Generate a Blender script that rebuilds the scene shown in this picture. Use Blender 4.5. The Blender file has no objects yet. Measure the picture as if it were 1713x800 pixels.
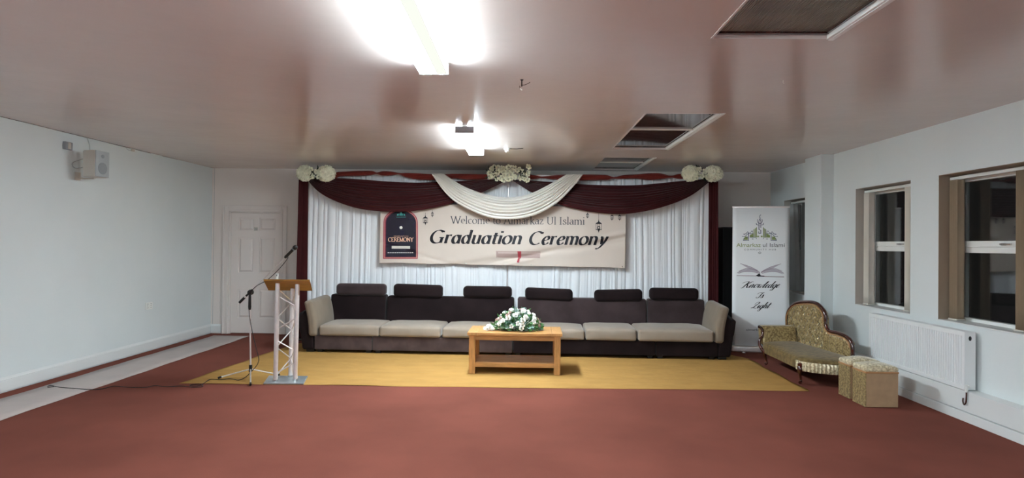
import bpy, math, random
from mathutils import Vector, Matrix
random.seed(7)
S = bpy.context.scene
C = S.collection
# ------------------------------------------------------------------ camera
F, CX, CY, H = 1050.0, 856.5, 400.0, 1.5
VPX, VPY, ROLL = 874.0, 408.0, 0.0095
yaw = math.atan((VPX-CX)/F); pit = math.atan((VPY-CY-ROLL*(VPX-CX))/F)
fw = Vector((-math.sin(yaw)*math.cos(pit), math.cos(yaw)*math.cos(pit), math.sin(pit)))
r0 = Vector((math.cos(yaw), math.sin(yaw), 0)); u0 = r0.cross(fw)
ra = math.atan(ROLL)
rt = r0*math.cos(ra)+u0*math.sin(ra); up = u0*math.cos(ra)-r0*math.sin(ra)
EYE = Vector((0, 0, H))
cam = bpy.data.cameras.new('camera'); camo = bpy.data.objects.new('camera', cam); C.objects.link(camo)
cam.sensor_width = 36; cam.lens = F/1713*36; cam.clip_start = 0.05
camo.matrix_world = Matrix((rt, up, -fw)).transposed().to_4x4()
camo.location = EYE
S.camera = camo
# ------------------------------------------------------------------ world, exposure
w = bpy.data.worlds.new('night'); S.world = w; w.use_nodes = True
w.node_tree.nodes['Background'].inputs[0].default_value = (0.006, 0.006, 0.006, 1)
w.node_tree.nodes['Background'].inputs[1].default_value = 0.3
S.view_settings.view_transform = 'Standard'; S.view_settings.look = 'None'
S.view_settings.gamma = 1; S.view_settings.use_curve_mapping = False
S.view_settings.exposure = 2.0
TRAY_E, SIDE_E, TUBE_E = 48.0, 19.0, 5.0
LIGHT_COL = (0.79, 0.91, 0.975)

# ------------------------------------------------------------------ pixel -> real plane
def ray(x, y): return fw+rt*((x-CX)/F)-up*((y-CY)/F)
def onp(x, y, ax, v):
    d = ray(x, y); return EYE+d*((v-EYE[ax])/d[ax])
def fl(x, y, z=0.0): return onp(x, y, 2, z)
class Frame:                       # a frame turned about z, e.g. the stage backdrop's
    def __init__(s, x, y, rz): s.o = Vector((x, y, 0)); s.rz = rz; s.m = Matrix.Rotation(-rz, 3, 'Z')
    def at(s, px, py, v):          # -> (u, z) on the plane local y = v
        o = s.m@(EYE-s.o); d = s.m@ray(px, py); p = o+d*((v-o.y)/d.y); return (p.x, p.z)
# ------------------------------------------------------------------ materials
def lin(c): return tuple(((v/255)/12.92 if v/255 <= 0.04045 else ((v/255+0.055)/1.055)**2.4) for v in c)
def mat(name, col, rough=0.6, metal=0.0, spec=0.5, sheen=0.0, noise=0.0, nscale=8.0, bump=0.0, bscale=80.0, coat=0.0,
        emit=None, estr=0.0, col2=None, stretch=None, trans=0.0, detail=4, dist=0.02, sheenrough=0.4):
    m = bpy.data.materials.new(name); m.use_nodes = True; nt = m.node_tree; b = nt.nodes['Principled BSDF']
    c = lin(col)+(1,); b.inputs['Base Color'].default_value = c
    b.inputs['Roughness'].default_value = rough; b.inputs['Metallic'].default_value = metal
    b.inputs['Specular IOR Level'].default_value = spec; b.inputs['Sheen Weight'].default_value = sheen
    b.inputs['Sheen Roughness'].default_value = sheenrough
    b.inputs['Coat Weight'].default_value = coat; b.inputs['Transmission Weight'].default_value = trans
    if emit: b.inputs['Emission Color'].default_value = tuple(emit)+(1,); b.inputs['Emission Strength'].default_value = estr
    tc = nt.nodes.new('ShaderNodeTexCoord'); mp = nt.nodes.new('ShaderNodeMapping')
    nt.links.new(tc.outputs['Object'], mp.inputs[0])
    if stretch: mp.inputs['Scale'].default_value = stretch
    if noise > 0 or col2:
        n = nt.nodes.new('ShaderNodeTexNoise'); n.inputs['Scale'].default_value = nscale; n.inputs['Detail'].default_value = detail
        nt.links.new(mp.outputs[0], n.inputs['Vector'])
        r = nt.nodes.new('ShaderNodeValToRGB'); nt.links.new(n.outputs['Fac'], r.inputs[0])
        e = r.color_ramp.elements; e[0].position = 0.35; e[1].position = 0.65
        k1, k2 = (1-noise), (1+noise)
        e[0].color = tuple(min(1, v*k1) for v in c[:3])+(1,)
        e[1].color = (lin(col2)+(1,)) if col2 else tuple(min(1, v*k2) for v in c[:3])+(1,)
        nt.links.new(r.outputs[0], b.inputs['Base Color'])
    if bump > 0:
        n2 = nt.nodes.new('ShaderNodeTexNoise'); n2.inputs['Scale'].default_value = bscale; n2.inputs['Detail'].default_value = 3
        nt.links.new(mp.outputs[0], n2.inputs['Vector'])
        bp = nt.nodes.new('ShaderNodeBump'); bp.inputs['Strength'].default_value = bump; bp.inputs['Distance'].default_value = dist
        nt.links.new(n2.outputs['Fac'], bp.inputs['Height']); nt.links.new(bp.outputs[0], b.inputs['Normal'])
    return m
M = {}
M['wall'] = mat('wall_paint', (219, 226, 226), 0.55, noise=0.015, nscale=1.5, bump=0.06, bscale=25, spec=0.3)
M['backwall'] = mat('back_wall_paint', (226, 218, 212), 0.6, noise=0.015, nscale=1.5, bump=0.06, bscale=25, spec=0.3)
M['ceil'] = mat('ceiling_gloss_paint', (216, 206, 200), 0.20, noise=0.02, nscale=1.2, bump=0.10, bscale=2.2, spec=0.62, dist=0.05)
M['carpet'] = mat('red_carpet', (120, 69, 58), 0.97, noise=0.10, nscale=1.3, bump=0.5, bscale=260, spec=0.1, dist=0.004)
M['trim'] = mat('white_gloss_trim', (222, 225, 224), 0.35, spec=0.4)
M['door'] = mat('door_paint', (226, 218, 213), 0.45, spec=0.4)
M['upvc'] = mat('white_window_frame', (232, 234, 230), 0.3, spec=0.5)
M['dark'] = mat('dark_gap', (22, 20, 20), 0.9, spec=0.1)
M['glass'] = mat('window_glass', (240, 245, 245), 0.02, trans=1.0, spec=0.5)
M['roofglass'] = mat('rooflight_glazing', (70, 64, 62), 0.06, spec=1.0, bump=0.03, bscale=3)
M['reveal1'] = mat('beige_reveal', (158, 142, 124), 0.7)
M['reveal2'] = mat('grey_reveal', (182, 176, 168), 0.7)
M['blind1'] = mat('tan_blind_fabric', (176, 158, 134), 0.8, bump=0.2, bscale=200, spec=0.2, dist=0.002)
M['blind3'] = mat('grey_blind_fabric', (190, 192, 190), 0.8, bump=0.2, bscale=200, spec=0.2, dist=0.002)
M['blind'] = mat('blind_fabric', (238, 233, 222), 0.8, bump=0.2, bscale=200, spec=0.2, dist=0.002)
M['white_curtain'] = mat('white_curtain', (226, 229, 232), 0.75, bump=0.1, bscale=300, spec=0.2, sheen=0.2, dist=0.001)
M['white_swag'] = mat('ivory_swag_cloth', (226, 222, 215), 0.7, spec=0.2, sheen=0.2)
M['maroon'] = mat('maroon_cloth', (62, 20, 23), 0.75, spec=0.15, sheen=0.15, noise=0.1, nscale=5)
M['maroon_lit'] = mat('lit_maroon_cloth', (108, 34, 26), 0.6, spec=0.25, sheen=0.2, noise=0.15, nscale=6)  # maroon cloth again, light coming through it put into the redder colour
M['banner'] = mat('banner_vinyl', (204, 192, 181), 0.42, spec=0.35, noise=0.02, nscale=3)
M['ink'] = mat('black_ink', (26, 26, 34), 0.4, spec=0.3)
M['ink_grey'] = mat('grey_ink', (62, 62, 70), 0.4)
M['poster'] = mat('poster_navy', (27, 24, 42), 0.25, spec=0.6, noise=0.2, nscale=8)
M['poster_edge'] = mat('poster_crimson', (150, 48, 74), 0.4)
M['peach'] = mat('peach_ink', (214, 170, 140), 0.5)
M['teal'] = mat('teal_ink', (60, 140, 135), 0.5)
M['moon'] = mat('moon_ink', (225, 225, 215), 0.5)
M['scroll'] = mat('scroll_print', (165, 142, 136), 0.5)
M['scroll_light'] = mat('scroll_print_light', (186, 166, 158), 0.5)
M['ribbon'] = mat('ribbon_print', (160, 50, 62), 0.5)
M['velvet'] = mat('charcoal_velvet', (58, 47, 48), 0.85, sheen=0.3, noise=0.22, nscale=4, bump=0.15, bscale=30, spec=0.12, dist=0.01)
M['velvet_base'] = mat('grey_brown_velvet', (74, 61, 60), 0.85, sheen=0.35, noise=0.25, nscale=5, bump=0.2, bscale=24, spec=0.12, dist=0.01)
M['taupe_arm'] = mat('taupe_arm_velvet', (130, 117, 102), 0.8, sheen=0.35, noise=0.07, nscale=5, bump=0.1, bscale=20, spec=0.15, dist=0.01)
M['velvet_dark'] = mat('dark_velvet', (32, 24, 25), 0.9, sheen=0.12, noise=0.2, nscale=4, spec=0.08)
M['taupe'] = mat('taupe_velvet', (146, 134, 121), 0.8, sheen=0.35, noise=0.07, nscale=5, bump=0.1, bscale=20, spec=0.15, dist=0.01)
M['black'] = mat('black_plastic', (20, 20, 21), 0.4, spec=0.4)
M['blacklac'] = mat('black_lacquer', (12, 11, 12), 0.55, spec=0.3)
M['rug'] = mat('yellow_cloth', (168, 130, 74), 0.9, noise=0.06, nscale=3, bump=0.5, bscale=9, spec=0.1, dist=0.02, stretch=(1, 2.2, 1))
M['runner'] = mat('pale_runner', (182, 170, 165), 0.45, noise=0.05, nscale=3, spec=0.4)
M['oak'] = mat('oak_wood', (182, 134, 80), 0.42, noise=0.18, nscale=5, stretch=(1.2, 9, 9), bump=0.06, bscale=30, spec=0.4)
M['oakv'] = mat('oak_wood_upright', (182, 134, 80), 0.42, noise=0.18, nscale=5, stretch=(9, 9, 1.2), bump=0.06, bscale=30, spec=0.4)
M['board'] = mat('lectern_board_wood', (162, 122, 62), 0.4, noise=0.18, nscale=6, stretch=(1.5, 10, 10), spec=0.4)
M['alu'] = mat('brushed_aluminium', (226, 220, 218), 0.35, metal=0.6, noise=0.05, nscale=20)
M['steelplate'] = mat('steel_base', (175, 185, 190), 0.28, metal=0.6, noise=0.12, nscale=12)
M['chrome'] = mat('chrome', (210, 210, 210), 0.15, metal=1.0)
M['grey_plastic'] = mat('grey_plastic', (150, 155, 158), 0.5)
M['cream'] = mat('cream_plastic', (205, 200, 190), 0.45)
M['lightgrey'] = mat('light_grey_mesh', (172, 178, 180), 0.6, bump=0.4, bscale=400, dist=0.002)
M['mid_grey'] = mat('mid_grey_mesh', (146, 153, 156), 0.7)
M['rad'] = mat('radiator_enamel', (232, 236, 236), 0.28, spec=0.5)
M['mahog'] = mat('mahogany', (66, 28, 20), 0.18, noise=0.3, nscale=10, spec=0.6, coat=0.6)
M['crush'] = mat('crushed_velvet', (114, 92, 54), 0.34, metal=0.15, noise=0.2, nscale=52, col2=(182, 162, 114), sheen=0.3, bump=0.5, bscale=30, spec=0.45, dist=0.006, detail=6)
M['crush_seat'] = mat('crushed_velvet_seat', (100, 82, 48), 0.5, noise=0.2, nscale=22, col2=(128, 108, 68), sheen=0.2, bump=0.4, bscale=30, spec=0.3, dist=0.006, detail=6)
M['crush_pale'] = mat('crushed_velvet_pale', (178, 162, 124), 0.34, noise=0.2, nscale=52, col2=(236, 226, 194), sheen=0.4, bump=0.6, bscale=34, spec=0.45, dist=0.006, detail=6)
M['ply'] = mat('plain_tan_fabric', (174, 145, 112), 0.7, noise=0.06, nscale=14, bump=0.2, bscale=150, dist=0.002)
M['piping'] = mat('gold_piping', (176, 130, 84), 0.5, sheen=0.2)
M['jewel'] = mat('silver_button', (225, 225, 220), 0.1, metal=0.9)
M['petal'] = mat('cream_petal', (244, 243, 220), 0.6, noise=0.05, nscale=30, sheen=0.2)
M['petalw'] = mat('white_petal', (240, 238, 232), 0.6, sheen=0.2)
M['petalp'] = mat('dusty_pink_petal', (186, 158, 148), 0.6, sheen=0.2)
M['leaf'] = mat('green_leaf', (74, 128, 70), 0.5, noise=0.35, nscale=14, spec=0.4)
M['leafd'] = mat('dark_leaf', (26, 46, 28), 0.5, noise=0.3, nscale=14)
M['leafg'] = mat('eucalyptus_leaf', (124, 158, 146), 0.6, noise=0.25, nscale=14)
M['bannerwhite'] = mat('roll_up_print', (242, 246, 248), 0.45, spec=0.35)
M['logo_blue'] = mat('logo_blue', (58, 72, 108), 0.5)
M['logo_green'] = mat('logo_green', (140, 158, 96), 0.5)
M['logo_grey'] = mat('logo_grey', (104, 112, 116), 0.5)
M['mauve'] = mat('page_mauve', (150, 132, 148), 0.5)
M['mauve_pale'] = mat('page_pale', (196, 192, 202), 0.5)
M['wine'] = mat('book_wine', (104, 50, 62), 0.5)
def emat(name, col, s):
    m = bpy.data.materials.new(name); m.use_nodes = True; nt = m.node_tree; nt.nodes.clear()
    e = nt.nodes.new('ShaderNodeEmission'); e.inputs[0].default_value = tuple(col)+(1,); e.inputs[1].default_value = s
    o = nt.nodes.new('ShaderNodeOutputMaterial'); nt.links.new(e.outputs[0], o.inputs[0]); return m
M['tray'] = emat('lit_diffuser', LIGHT_COL, TRAY_E)
M['pale'] = emat('dim_diffuser', (0.97, 1.0, 0.90), 0.25)
M['mid'] = emat('half_dim_diffuser', (0.98, 1.0, 0.95), 0.32)
M['side'] = emat('lit_diffuser_side', LIGHT_COL, SIDE_E)
M['tube'] = emat('lit_tube', LIGHT_COL, TUBE_E)
# ribbed near rooflight: ribs come from a wave bump
def ribbed():
    m = mat('ribbed_glazing', (158, 156, 148), 0.38, spec=0.6, noise=0.25, nscale=3); nt = m.node_tree; b = nt.nodes['Principled BSDF']
    tc = nt.nodes.new('ShaderNodeTexCoord'); wv = nt.nodes.new('ShaderNodeTexWave'); wv.inputs['Scale'].default_value = 26
    wv.bands_direction = 'X'
    nt.links.new(tc.outputs['Object'], wv.inputs[0]); bp = nt.nodes.new('ShaderNodeBump'); bp.inputs['Strength'].default_value = 1
    bp.inputs['Distance'].default_value = 0.01
    nt.links.new(wv.outputs['Fac'], bp.inputs['Height']); nt.links.new(bp.outputs[0], b.inputs['Normal']); return m
M['ribbed'] = ribbed()
# ------------------------------------------------------------------ mesh builder
class MB:
    def __init__(s): s.v = []; s.f = []
    def add(s, vs, fs):
        o = len(s.v); s.v += [tuple(p) for p in vs]; s.f += [tuple(i+o for i in f) for f in fs]; return s
    def box(s, x0, x1, y0, y1, z0, z1):
        return s.add([(x0,y0,z0),(x1,y0,z0),(x1,y1,z0),(x0,y1,z0),(x0,y0,z1),(x1,y0,z1),(x1,y1,z1),(x0,y1,z1)],
                     [(0,3,2,1),(4,5,6,7),(0,1,5,4),(1,2,6,5),(2,3,7,6),(3,0,4,7)])
    def rbox(s, x0, x1, y0, y1, z0, z1, r=0.03, m=6, fn=None, b=3):
        h = [(x1-x0)/2, (y1-y0)/2, (z1-z0)/2]; c = [(x1+x0)/2, (y1+y0)/2, (z1+z0)/2]; r = min(r, min(h)*0.98)
        ax = []
        for k in range(3):
            L = [-h[k]+r*i/b for i in range(b)]+[-(h[k]-r)+2*(h[k]-r)*i/m for i in range(m+1)]+[h[k]-r+r*i/b for i in range(1, b+1)]
            ax.append(L)
        idx = {}; vs = []; fs = []
        def put(q):
            inn = [max(-(h[k]-r), min(h[k]-r, q[k])) for k in range(3)]; d = [q[k]-inn[k] for k in range(3)]
            n = math.sqrt(sum(t*t for t in d))
            if n > 1e-9: q = [inn[k]+d[k]/n*r for k in range(3)]
            key = tuple(round(t, 6) for t in q)
            if key in idx: return idx[key]
            p = Vector((q[0], q[1], q[2]))
            if fn: p = fn(p, h)
            idx[key] = len(vs); vs.append((p[0]+c[0], p[1]+c[1], p[2]+c[2])); return idx[key]
        for k in range(3):
            a, bb = (k+1) % 3, (k+2) % 3
            for sg in (-1, 1):
                A, B = ax[a], ax[bb]; g = []
                for i in A:
                    row = []
                    for j in B:
                        q = [0, 0, 0]; q[k] = sg*h[k]; q[a] = i; q[bb] = j; row.append(put(q))
                    g.append(row)
                for i in range(len(A)-1):
                    for j in range(len(B)-1):
                        f = [g[i][j], g[i+1][j], g[i+1][j+1], g[i][j+1]]
                        if sg < 0: f.reverse()
                        if len(set(f)) >= 3:
                            ff = [];
                            for t in f:
                                if t not in ff: ff.append(t)
                            fs.append(tuple(ff))
        return s.add(vs, fs)
    def tube(s, pts, r, n=10, cap=True, flat=1.0):
        P = [Vector(p) for p in pts]; R = r if isinstance(r, (list, tuple)) else [r]*len(P); rings = []
        t0 = (P[1]-P[0]).normalized(); ref = Vector((0, 0, 1)) if abs(t0.z) < 0.9 else Vector((1, 0, 0))
        nx = t0.cross(ref).normalized(); vs = []
        for i, p in enumerate(P):
            t = ((P[min(i+1, len(P)-1)]-P[max(i-1, 0)])).normalized()
            nx = (nx-t*nx.dot(t)).normalized(); ny = t.cross(nx)
            for k in range(n):
                a = 2*math.pi*k/n; vs.append(p+nx*math.cos(a)*R[i]+ny*math.sin(a)*R[i]*flat)
        fs = [(i*n+k, i*n+(k+1) % n, (i+1)*n+(k+1) % n, (i+1)*n+k) for i in range(len(P)-1) for k in range(n)]
        if cap: fs += [tuple(reversed(range(n))), tuple((len(P)-1)*n+k for k in range(n))]
        return s.add(vs, fs)
    def lathe(s, prof, c=(0, 0, 0), n=20, rx=1.0, ry=1.0, axis=None):
        vs = []; fs = []
        mt = Vector((0, 0, 1)).rotation_difference(Vector(axis)).to_matrix() if axis else None
        for (r, z) in prof:
            for k in range(n):
                a = 2*math.pi*k/n; p = Vector((r*math.cos(a)*rx, r*math.sin(a)*ry, z))
                if mt: p = mt@p
                vs.append(p+Vector(c))
        m = len(prof)
        fs = [(i*n+k, i*n+(k+1) % n, (i+1)*n+(k+1) % n, (i+1)*n+k) for i in range(m-1) for k in range(n)]
        fs += [tuple(reversed(range(n))), tuple((m-1)*n+k for k in range(n))]
        return s.add(vs, fs)
    def grid(s, fn, nu, nv):
        vs = [fn(i/nu, j/nv) for i in range(nu+1) for j in range(nv+1)]
        return s.add(vs, [(i*(nv+1)+j, (i+1)*(nv+1)+j, (i+1)*(nv+1)+j+1, i*(nv+1)+j+1) for i in range(nu) for j in range(nv)])
    def prism(s, pts, a0, a1, plane='xz'):
        n = len(pts)
        if plane == 'xz': P = [(x, a0, z) for x, z in pts]+[(x, a1, z) for x, z in pts]
        elif plane == 'yz': P = [(a0, y, z) for y, z in pts]+[(a1, y, z) for y, z in pts]
        else: P = [(x, y, a0) for x, y in pts]+[(x, y, a1) for x, y in pts]
        return s.add(P, [tuple(range(n)), tuple(reversed(range(n, 2*n)))]+[(i, i+n, (i+1) % n+n, (i+1) % n) for i in range(n)])
    def build(s, name, m, parent=None, smooth=True, bevel=0.0, solid=0.0, loc=None, rz=None, fix=True):
        me = bpy.data.meshes.new(name); me.from_pydata(s.v, [], s.f); me.update()
        if fix:
            import bmesh
            b = bmesh.new(); b.from_mesh(me); bmesh.ops.recalc_face_normals(b, faces=b.faces[:]); b.to_mesh(me); b.free()
        mm = m if isinstance(m, (list, tuple)) else [m]
        for x in mm: me.materials.append(x)
        o = bpy.data.objects.new(name, me); C.objects.link(o)
        if smooth:
            me.polygons.foreach_set('use_smooth', [True]*len(me.polygons))
            me.set_sharp_from_angle(angle=math.radians(38))
        if parent: o.parent = parent
        if loc: o.location = loc
        if rz: o.rotation_euler[2] = rz
        if bevel: 
            d = o.modifiers.new('bevel', 'BEVEL'); d.width = bevel; d.segments = 2; d.limit_method = 'ANGLE'
        if solid:
            d = o.modifiers.new('solid', 'SOLIDIFY'); d.thickness = solid; d.offset = 0
        return o
def tag(o, label, cat, group=None):
    o['label'] = label; o['category'] = cat
    if group: o['group'] = group
    return o
def thing(name, label, cat, loc=(0, 0, 0), rz=0, group=None):
    o = bpy.data.objects.new(name, None); o.empty_display_size = 0.1; C.objects.link(o); o.location = loc; o.rotation_euler[2] = rz
    return tag(o, label, cat, group)
def struct(o): o['kind'] = 'structure'; return o
def sm(t): return t*t*(3-2*t)
def interp(pts, x):                 # piecewise linear in x
    if x <= pts[0][0]: return pts[0][1]
    for (a, b), (c, d) in zip(pts, pts[1:]):
        if x <= c: return b+(d-b)*(x-a)/max(1e-9, c-a)
    return pts[-1][1]
def catmull(P, n):                  # smooth resample to n+1 points, by arc length
    P = [Vector(p) for p in P]; Q = []
    for i in range(len(P)-1):
        p0 = P[max(i-1, 0)]; p1 = P[i]; p2 = P[i+1]; p3 = P[min(i+2, len(P)-1)]
        for k in range(12):
            t = k/12; Q.append(0.5*((2*p1)+(p2-p0)*t+(2*p0-5*p1+4*p2-p3)*t*t+(3*p1-p0-3*p2+p3)*t**3))
    Q.append(P[-1]); L = [0]
    for a, b in zip(Q, Q[1:]): L.append(L[-1]+(b-a).length)
    out = []; j = 0
    for i in range(n+1):
        s = L[-1]*i/n
        while j < len(Q)-2 and L[j+1] < s: j += 1
        d = L[j+1]-L[j]; out.append(Q[j].lerp(Q[j+1], (s-L[j])/d if d > 1e-9 else 0))
    return out
def copy_tree(o, parent=None):
    c = o.copy(); C.objects.link(c)
    if parent: c.parent = parent
    for ch in [k for k in o.children]: copy_tree(ch, c)
    return c

# ================================================================== THE ROOM
XL, XR, YB, YF, ZC = -5.04, 3.96, 10.1, -4.2, 2.68
WT = 0.30
struct(MB().box(XL-0.2, XR+0.4, YF-0.2, YB+0.2, -0.1, 0).build('floor', M['carpet'], smooth=False))
# ceiling with three rooflight openings
holes = [(1.06, 1.73, 1.40, 3.59), (1.09, 1.77, 5.62, 7.77), (1.09, 1.77, 8.50, 9.92)]
mb = MB(); ys = [YF-0.2]+[v for h in holes for v in (h[2], h[3])]+[YB+0.2]
for i in range(0, len(ys)-1):
    if i % 2 == 0: mb.box(XL-0.2, XR+0.4, ys[i], ys[i+1], ZC, ZC+0.12)
    else:
        h = holes[i//2]; mb.box(XL-0.2, h[0], ys[i], ys[i+1], ZC, ZC+0.12); mb.box(h[1], XR+0.4, ys[i], ys[i+1], ZC, ZC+0.12)
struct(mb.build('ceiling', M['ceil'], smooth=False))
for n, (h, divs, pm) in enumerate(zip(holes, ([], [6.51], [9.15]), ('ribbed', 'roofglass', 'roofglass'))):
    e = bpy.data.objects.new('window_%d' % (n+4), None); C.objects.link(e); e.location = ((h[0]+h[1])/2, (h[2]+h[3])/2, ZC); struct(e)
    hx, hy = (h[1]-h[0])/2, (h[3]-h[2])/2; cy0 = (h[2]+h[3])/2
    f = MB(); t = 0.012
    f.box(hx-t*1.3, hx, -hy, hy, -0.003, 0.07); f2 = MB()
    for a in ((-hx, -hx+t, -hy, hy), (-hx, hx-t*1.3-0.0005, -hy, -hy+t), (-hx, hx-t*1.3-0.0005, hy-t, hy)): f2.box(*a, -0.003, 0.07)
    f.box(hx, hx+0.03, -hy-0.01, hy+0.01, -0.006, -0.0005); 
    for d in divs: f.box(-hx, hx, d-cy0-0.018, d-cy0+0.018, 0.010, 0.07)
    f.build('window_frame', M['upvc'], e, smooth=False, bevel=0.003); f2.build('window_frame', M['ceil'], e, smooth=False)
    MB().box(-hx+t+0.001, hx-t-0.006, hy-t-0.03, hy-t-0.001, (0.018 if n == 0 else 0.020), (0.0295 if n == 0 else 0.0245)).box(hx-t-0.02, hx-t-0.005, -hy+t+0.001, hy-t-0.03, 0.020, 0.0245).build('gasket', M['mahog'], e, smooth=False)
    ed = [-hy]+[d-cy0 for d in divs]+[hy]
    for a, b in zip(ed, ed[1:]): MB().box(-hx+t+0.001, hx-t-0.004, a+t+0.001, b-t-0.001, (0.03 if n == 0 else 0.025), 0.055).build('pane', M[pm], e, smooth=False)
# walls
struct(MB().box(XL-0.2, XL, YF, YB, 0, ZC).build('wall_left', M['wall'], smooth=False))
struct(MB().box(XL-0.2, XR+0.4, YF-0.2, YF, 0, ZC).build('wall_front', M['wall'], smooth=False))
DX0, DX1, DZ = -4.755, -3.905, 1.985      # door opening
struct(MB().box(XL-0.2, DX0, YB, YB+0.2, 0, ZC).box(DX1, XR+0.4, YB, YB+0.2, 0, ZC).box(DX0, DX1, YB, YB+0.2, DZ, ZC).box(DX0, DX1, YB+0.09, YB+0.2, 0, DZ).build('wall_back', M['backwall'], smooth=False))
wins = [(4.985, 6.045), (6.475, 7.535), (8.52, 9.58)]; WZ0, WZ1 = 0.81, 2.19
mb = MB(); yy = [YF]+[v for a in wins for v in a]+[YB]
for i in range(len(yy)-1):
    if i % 2 == 0: mb.box(XR, XR+WT, yy[i], yy[i+1], 0, ZC)
    else: mb.box(XR, XR+WT, yy[i], yy[i+1], 0, WZ0); mb.box(XR, XR+WT, yy[i], yy[i+1], WZ1, ZC)
struct(mb.build('wall_right', M['wall'], smooth=False))
struct(MB().box(3.797, XR, 8.06, 8.515, 0, ZC).build('trim_1', M['wall'], smooth=False, bevel=0.006))      # the pier
# boxing along the right wall and skirtings
struct(MB().box(3.845, XR, YF, 8.06, 0.085, 0.262).box(3.845, XR, 8.515, YB, 0.085, 0.262).build('trim_2', M['trim'], smooth=False, bevel=0.004))
struct(MB().box(3.83, XR, YF, 8.06, 0.0, 0.08).box(3.83, XR, 8.515, YB, 0.0, 0.08).box(3.775, 3.797, 8.04, 8.515, 0, 0.12).box(3.775, 3.83, 8.04, 8.06, 0, 0.12).build('baseboard_right', M['trim'], smooth=False, bevel=0.003))
prof = [(0, 0.016), (0.018, 0.016), (0.018, 0.118), (0.014, 0.121), (0.018, 0.125), (0.010, 0.140), (0.006, 0.152), (0, 0.152)]
struct(MB().prism([(XL+a, z) for a, z in prof], YF, YB, 'xz').build('baseboard_left', M['trim'], smooth=False))
mb = MB()
for a, b in ((XL, -4.862), (-3.8, XR)): mb.prism([(YB-p, z) for p, z in prof], a, b, 'yz')
struct(mb.build('baseboard_back', M['trim'], smooth=False))
# cracked joint of the left wall and the ceiling
mb = MB(); y = 2.0
while y < 9.3:
    l = random.uniform(0.1, 0.5); wd = random.uniform(0.0015, 0.0045) if y < 7.3 else random.uniform(0.0, 0.006)
    mb.box(XL, XL+0.004, y, y+l, ZC-wd-0.001, ZC-0.0005); y += l+(0 if y < 7.3 else random.uniform(0.05, 0.3))
struct(mb.build('trim_3', M['mahog'], smooth=False))
# joint line of the left corner
struct(MB().box(-5.01, -5.006, YB-0.002, YB, 0.15, ZC).build('trim_4', M['grey_plastic'], smooth=False))

# door 1: architrave, lining and a six-panel leaf
e = bpy.data.objects.new('door_1', None); C.objects.link(e); e.location = ((DX0+DX1)/2, YB, 0); struct(e)
hw = (DX1-DX0)/2; mb = MB()
def arch(o0, i0, y0, y1):
    mb.box(-o0, -i0, y0, y1, 0, DZ+o0-hw); mb.box(i0, o0, y0, y1, 0, DZ+o0-hw); mb.box(-i0, i0, y0, y1, DZ+i0-hw, DZ+o0-hw)
arch(hw+0.095, hw+0.006, -0.018, 0.0); arch(hw+0.095, hw+0.07, -0.03, -0.018); arch(hw+0.03, hw-0.004, -0.026, 0.0)
mb.build('architrave', M['door'], e, smooth=False, bevel=0.004)
mb = MB(); mb.box(-hw, -hw+0.02, 0.0, 0.09, 0, DZ); mb.box(hw-0.02, hw, 0.0, 0.09, 0, DZ); mb.box(-hw, hw, 0.0, 0.09, DZ-0.02, DZ)
mb.build('door_lining', M['door'], e, smooth=False)
# the leaf: stiles, rails and six raised panels
def dx(px): return onp(px, 450, 1, YB+0.045).x-(DX0+DX1)/2
def dz(py): return onp(430, py, 1, YB+0.045).z
L0, L1 = -hw+0.022, hw-0.022
c1 = dx(399), dx(424); c2 = dx(434), dx(461)
rows = [(0.25, 0.72), (dz(456.5), dz(397)), (dz(386), dz(364.5))]
mb = MB(); yf, yp = 0.035, 0.047
xs = [L0, c1[0], c1[1], c2[0], c2[1], L1]; zs = [0.008]+[v for r in rows for v in r]+[DZ-0.024]
for i in range(5):
    for j in range(7):
        if i in (1, 3) and j in (1, 3, 5): continue
        mb.box(xs[i], xs[i+1], yf, 0.075, zs[j], zs[j+1])
for (a, b) in (c1, c2):
    for (z0, z1) in rows:
        mb.box(a, b, yp+0.006, 0.075, z0, z1)
        q = [(a, b, z0, z1, yp+0.006), (a+0.015, b-0.015, z0+0.015, z1-0.015, yp+0.006), (a+0.04, b-0.04, z0+0.04, z1-0.04, yf+0.003)]
        vs = []
        for (x0, x1, w0, w1, y_) in q[1:]: vs += [(x0, y_, w0), (x1, y_, w0), (x1, y_, w1), (x0, y_, w1)]
        mb.add(vs, [(0, 1, 5, 4), (1, 2, 6, 5), (2, 3, 7, 6), (3, 0, 4, 7), (4, 5, 6, 7)])
leaf = mb.build('door_leaf', M['door'], e, smooth=False)

# ------------------------------------------------------------------ text from the built-in sans font
def font_polys(body):
    cu = bpy.data.curves.new('t', 'FONT'); cu.body = body; cu.resolution_u = 3; ob = bpy.data.objects.new('t', cu); C.objects.link(ob)
    dg = bpy.context.evaluated_depsgraph_get(); dg.update(); me = bpy.data.meshes.new_from_object(ob.evaluated_get(dg))
    vs = [(v.co.x, v.co.y) for v in me.vertices]; fs = [tuple(p.vertices) for p in me.polygons]
    bpy.data.objects.remove(ob); bpy.data.curves.remove(cu); bpy.data.meshes.remove(me); return vs, fs
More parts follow.
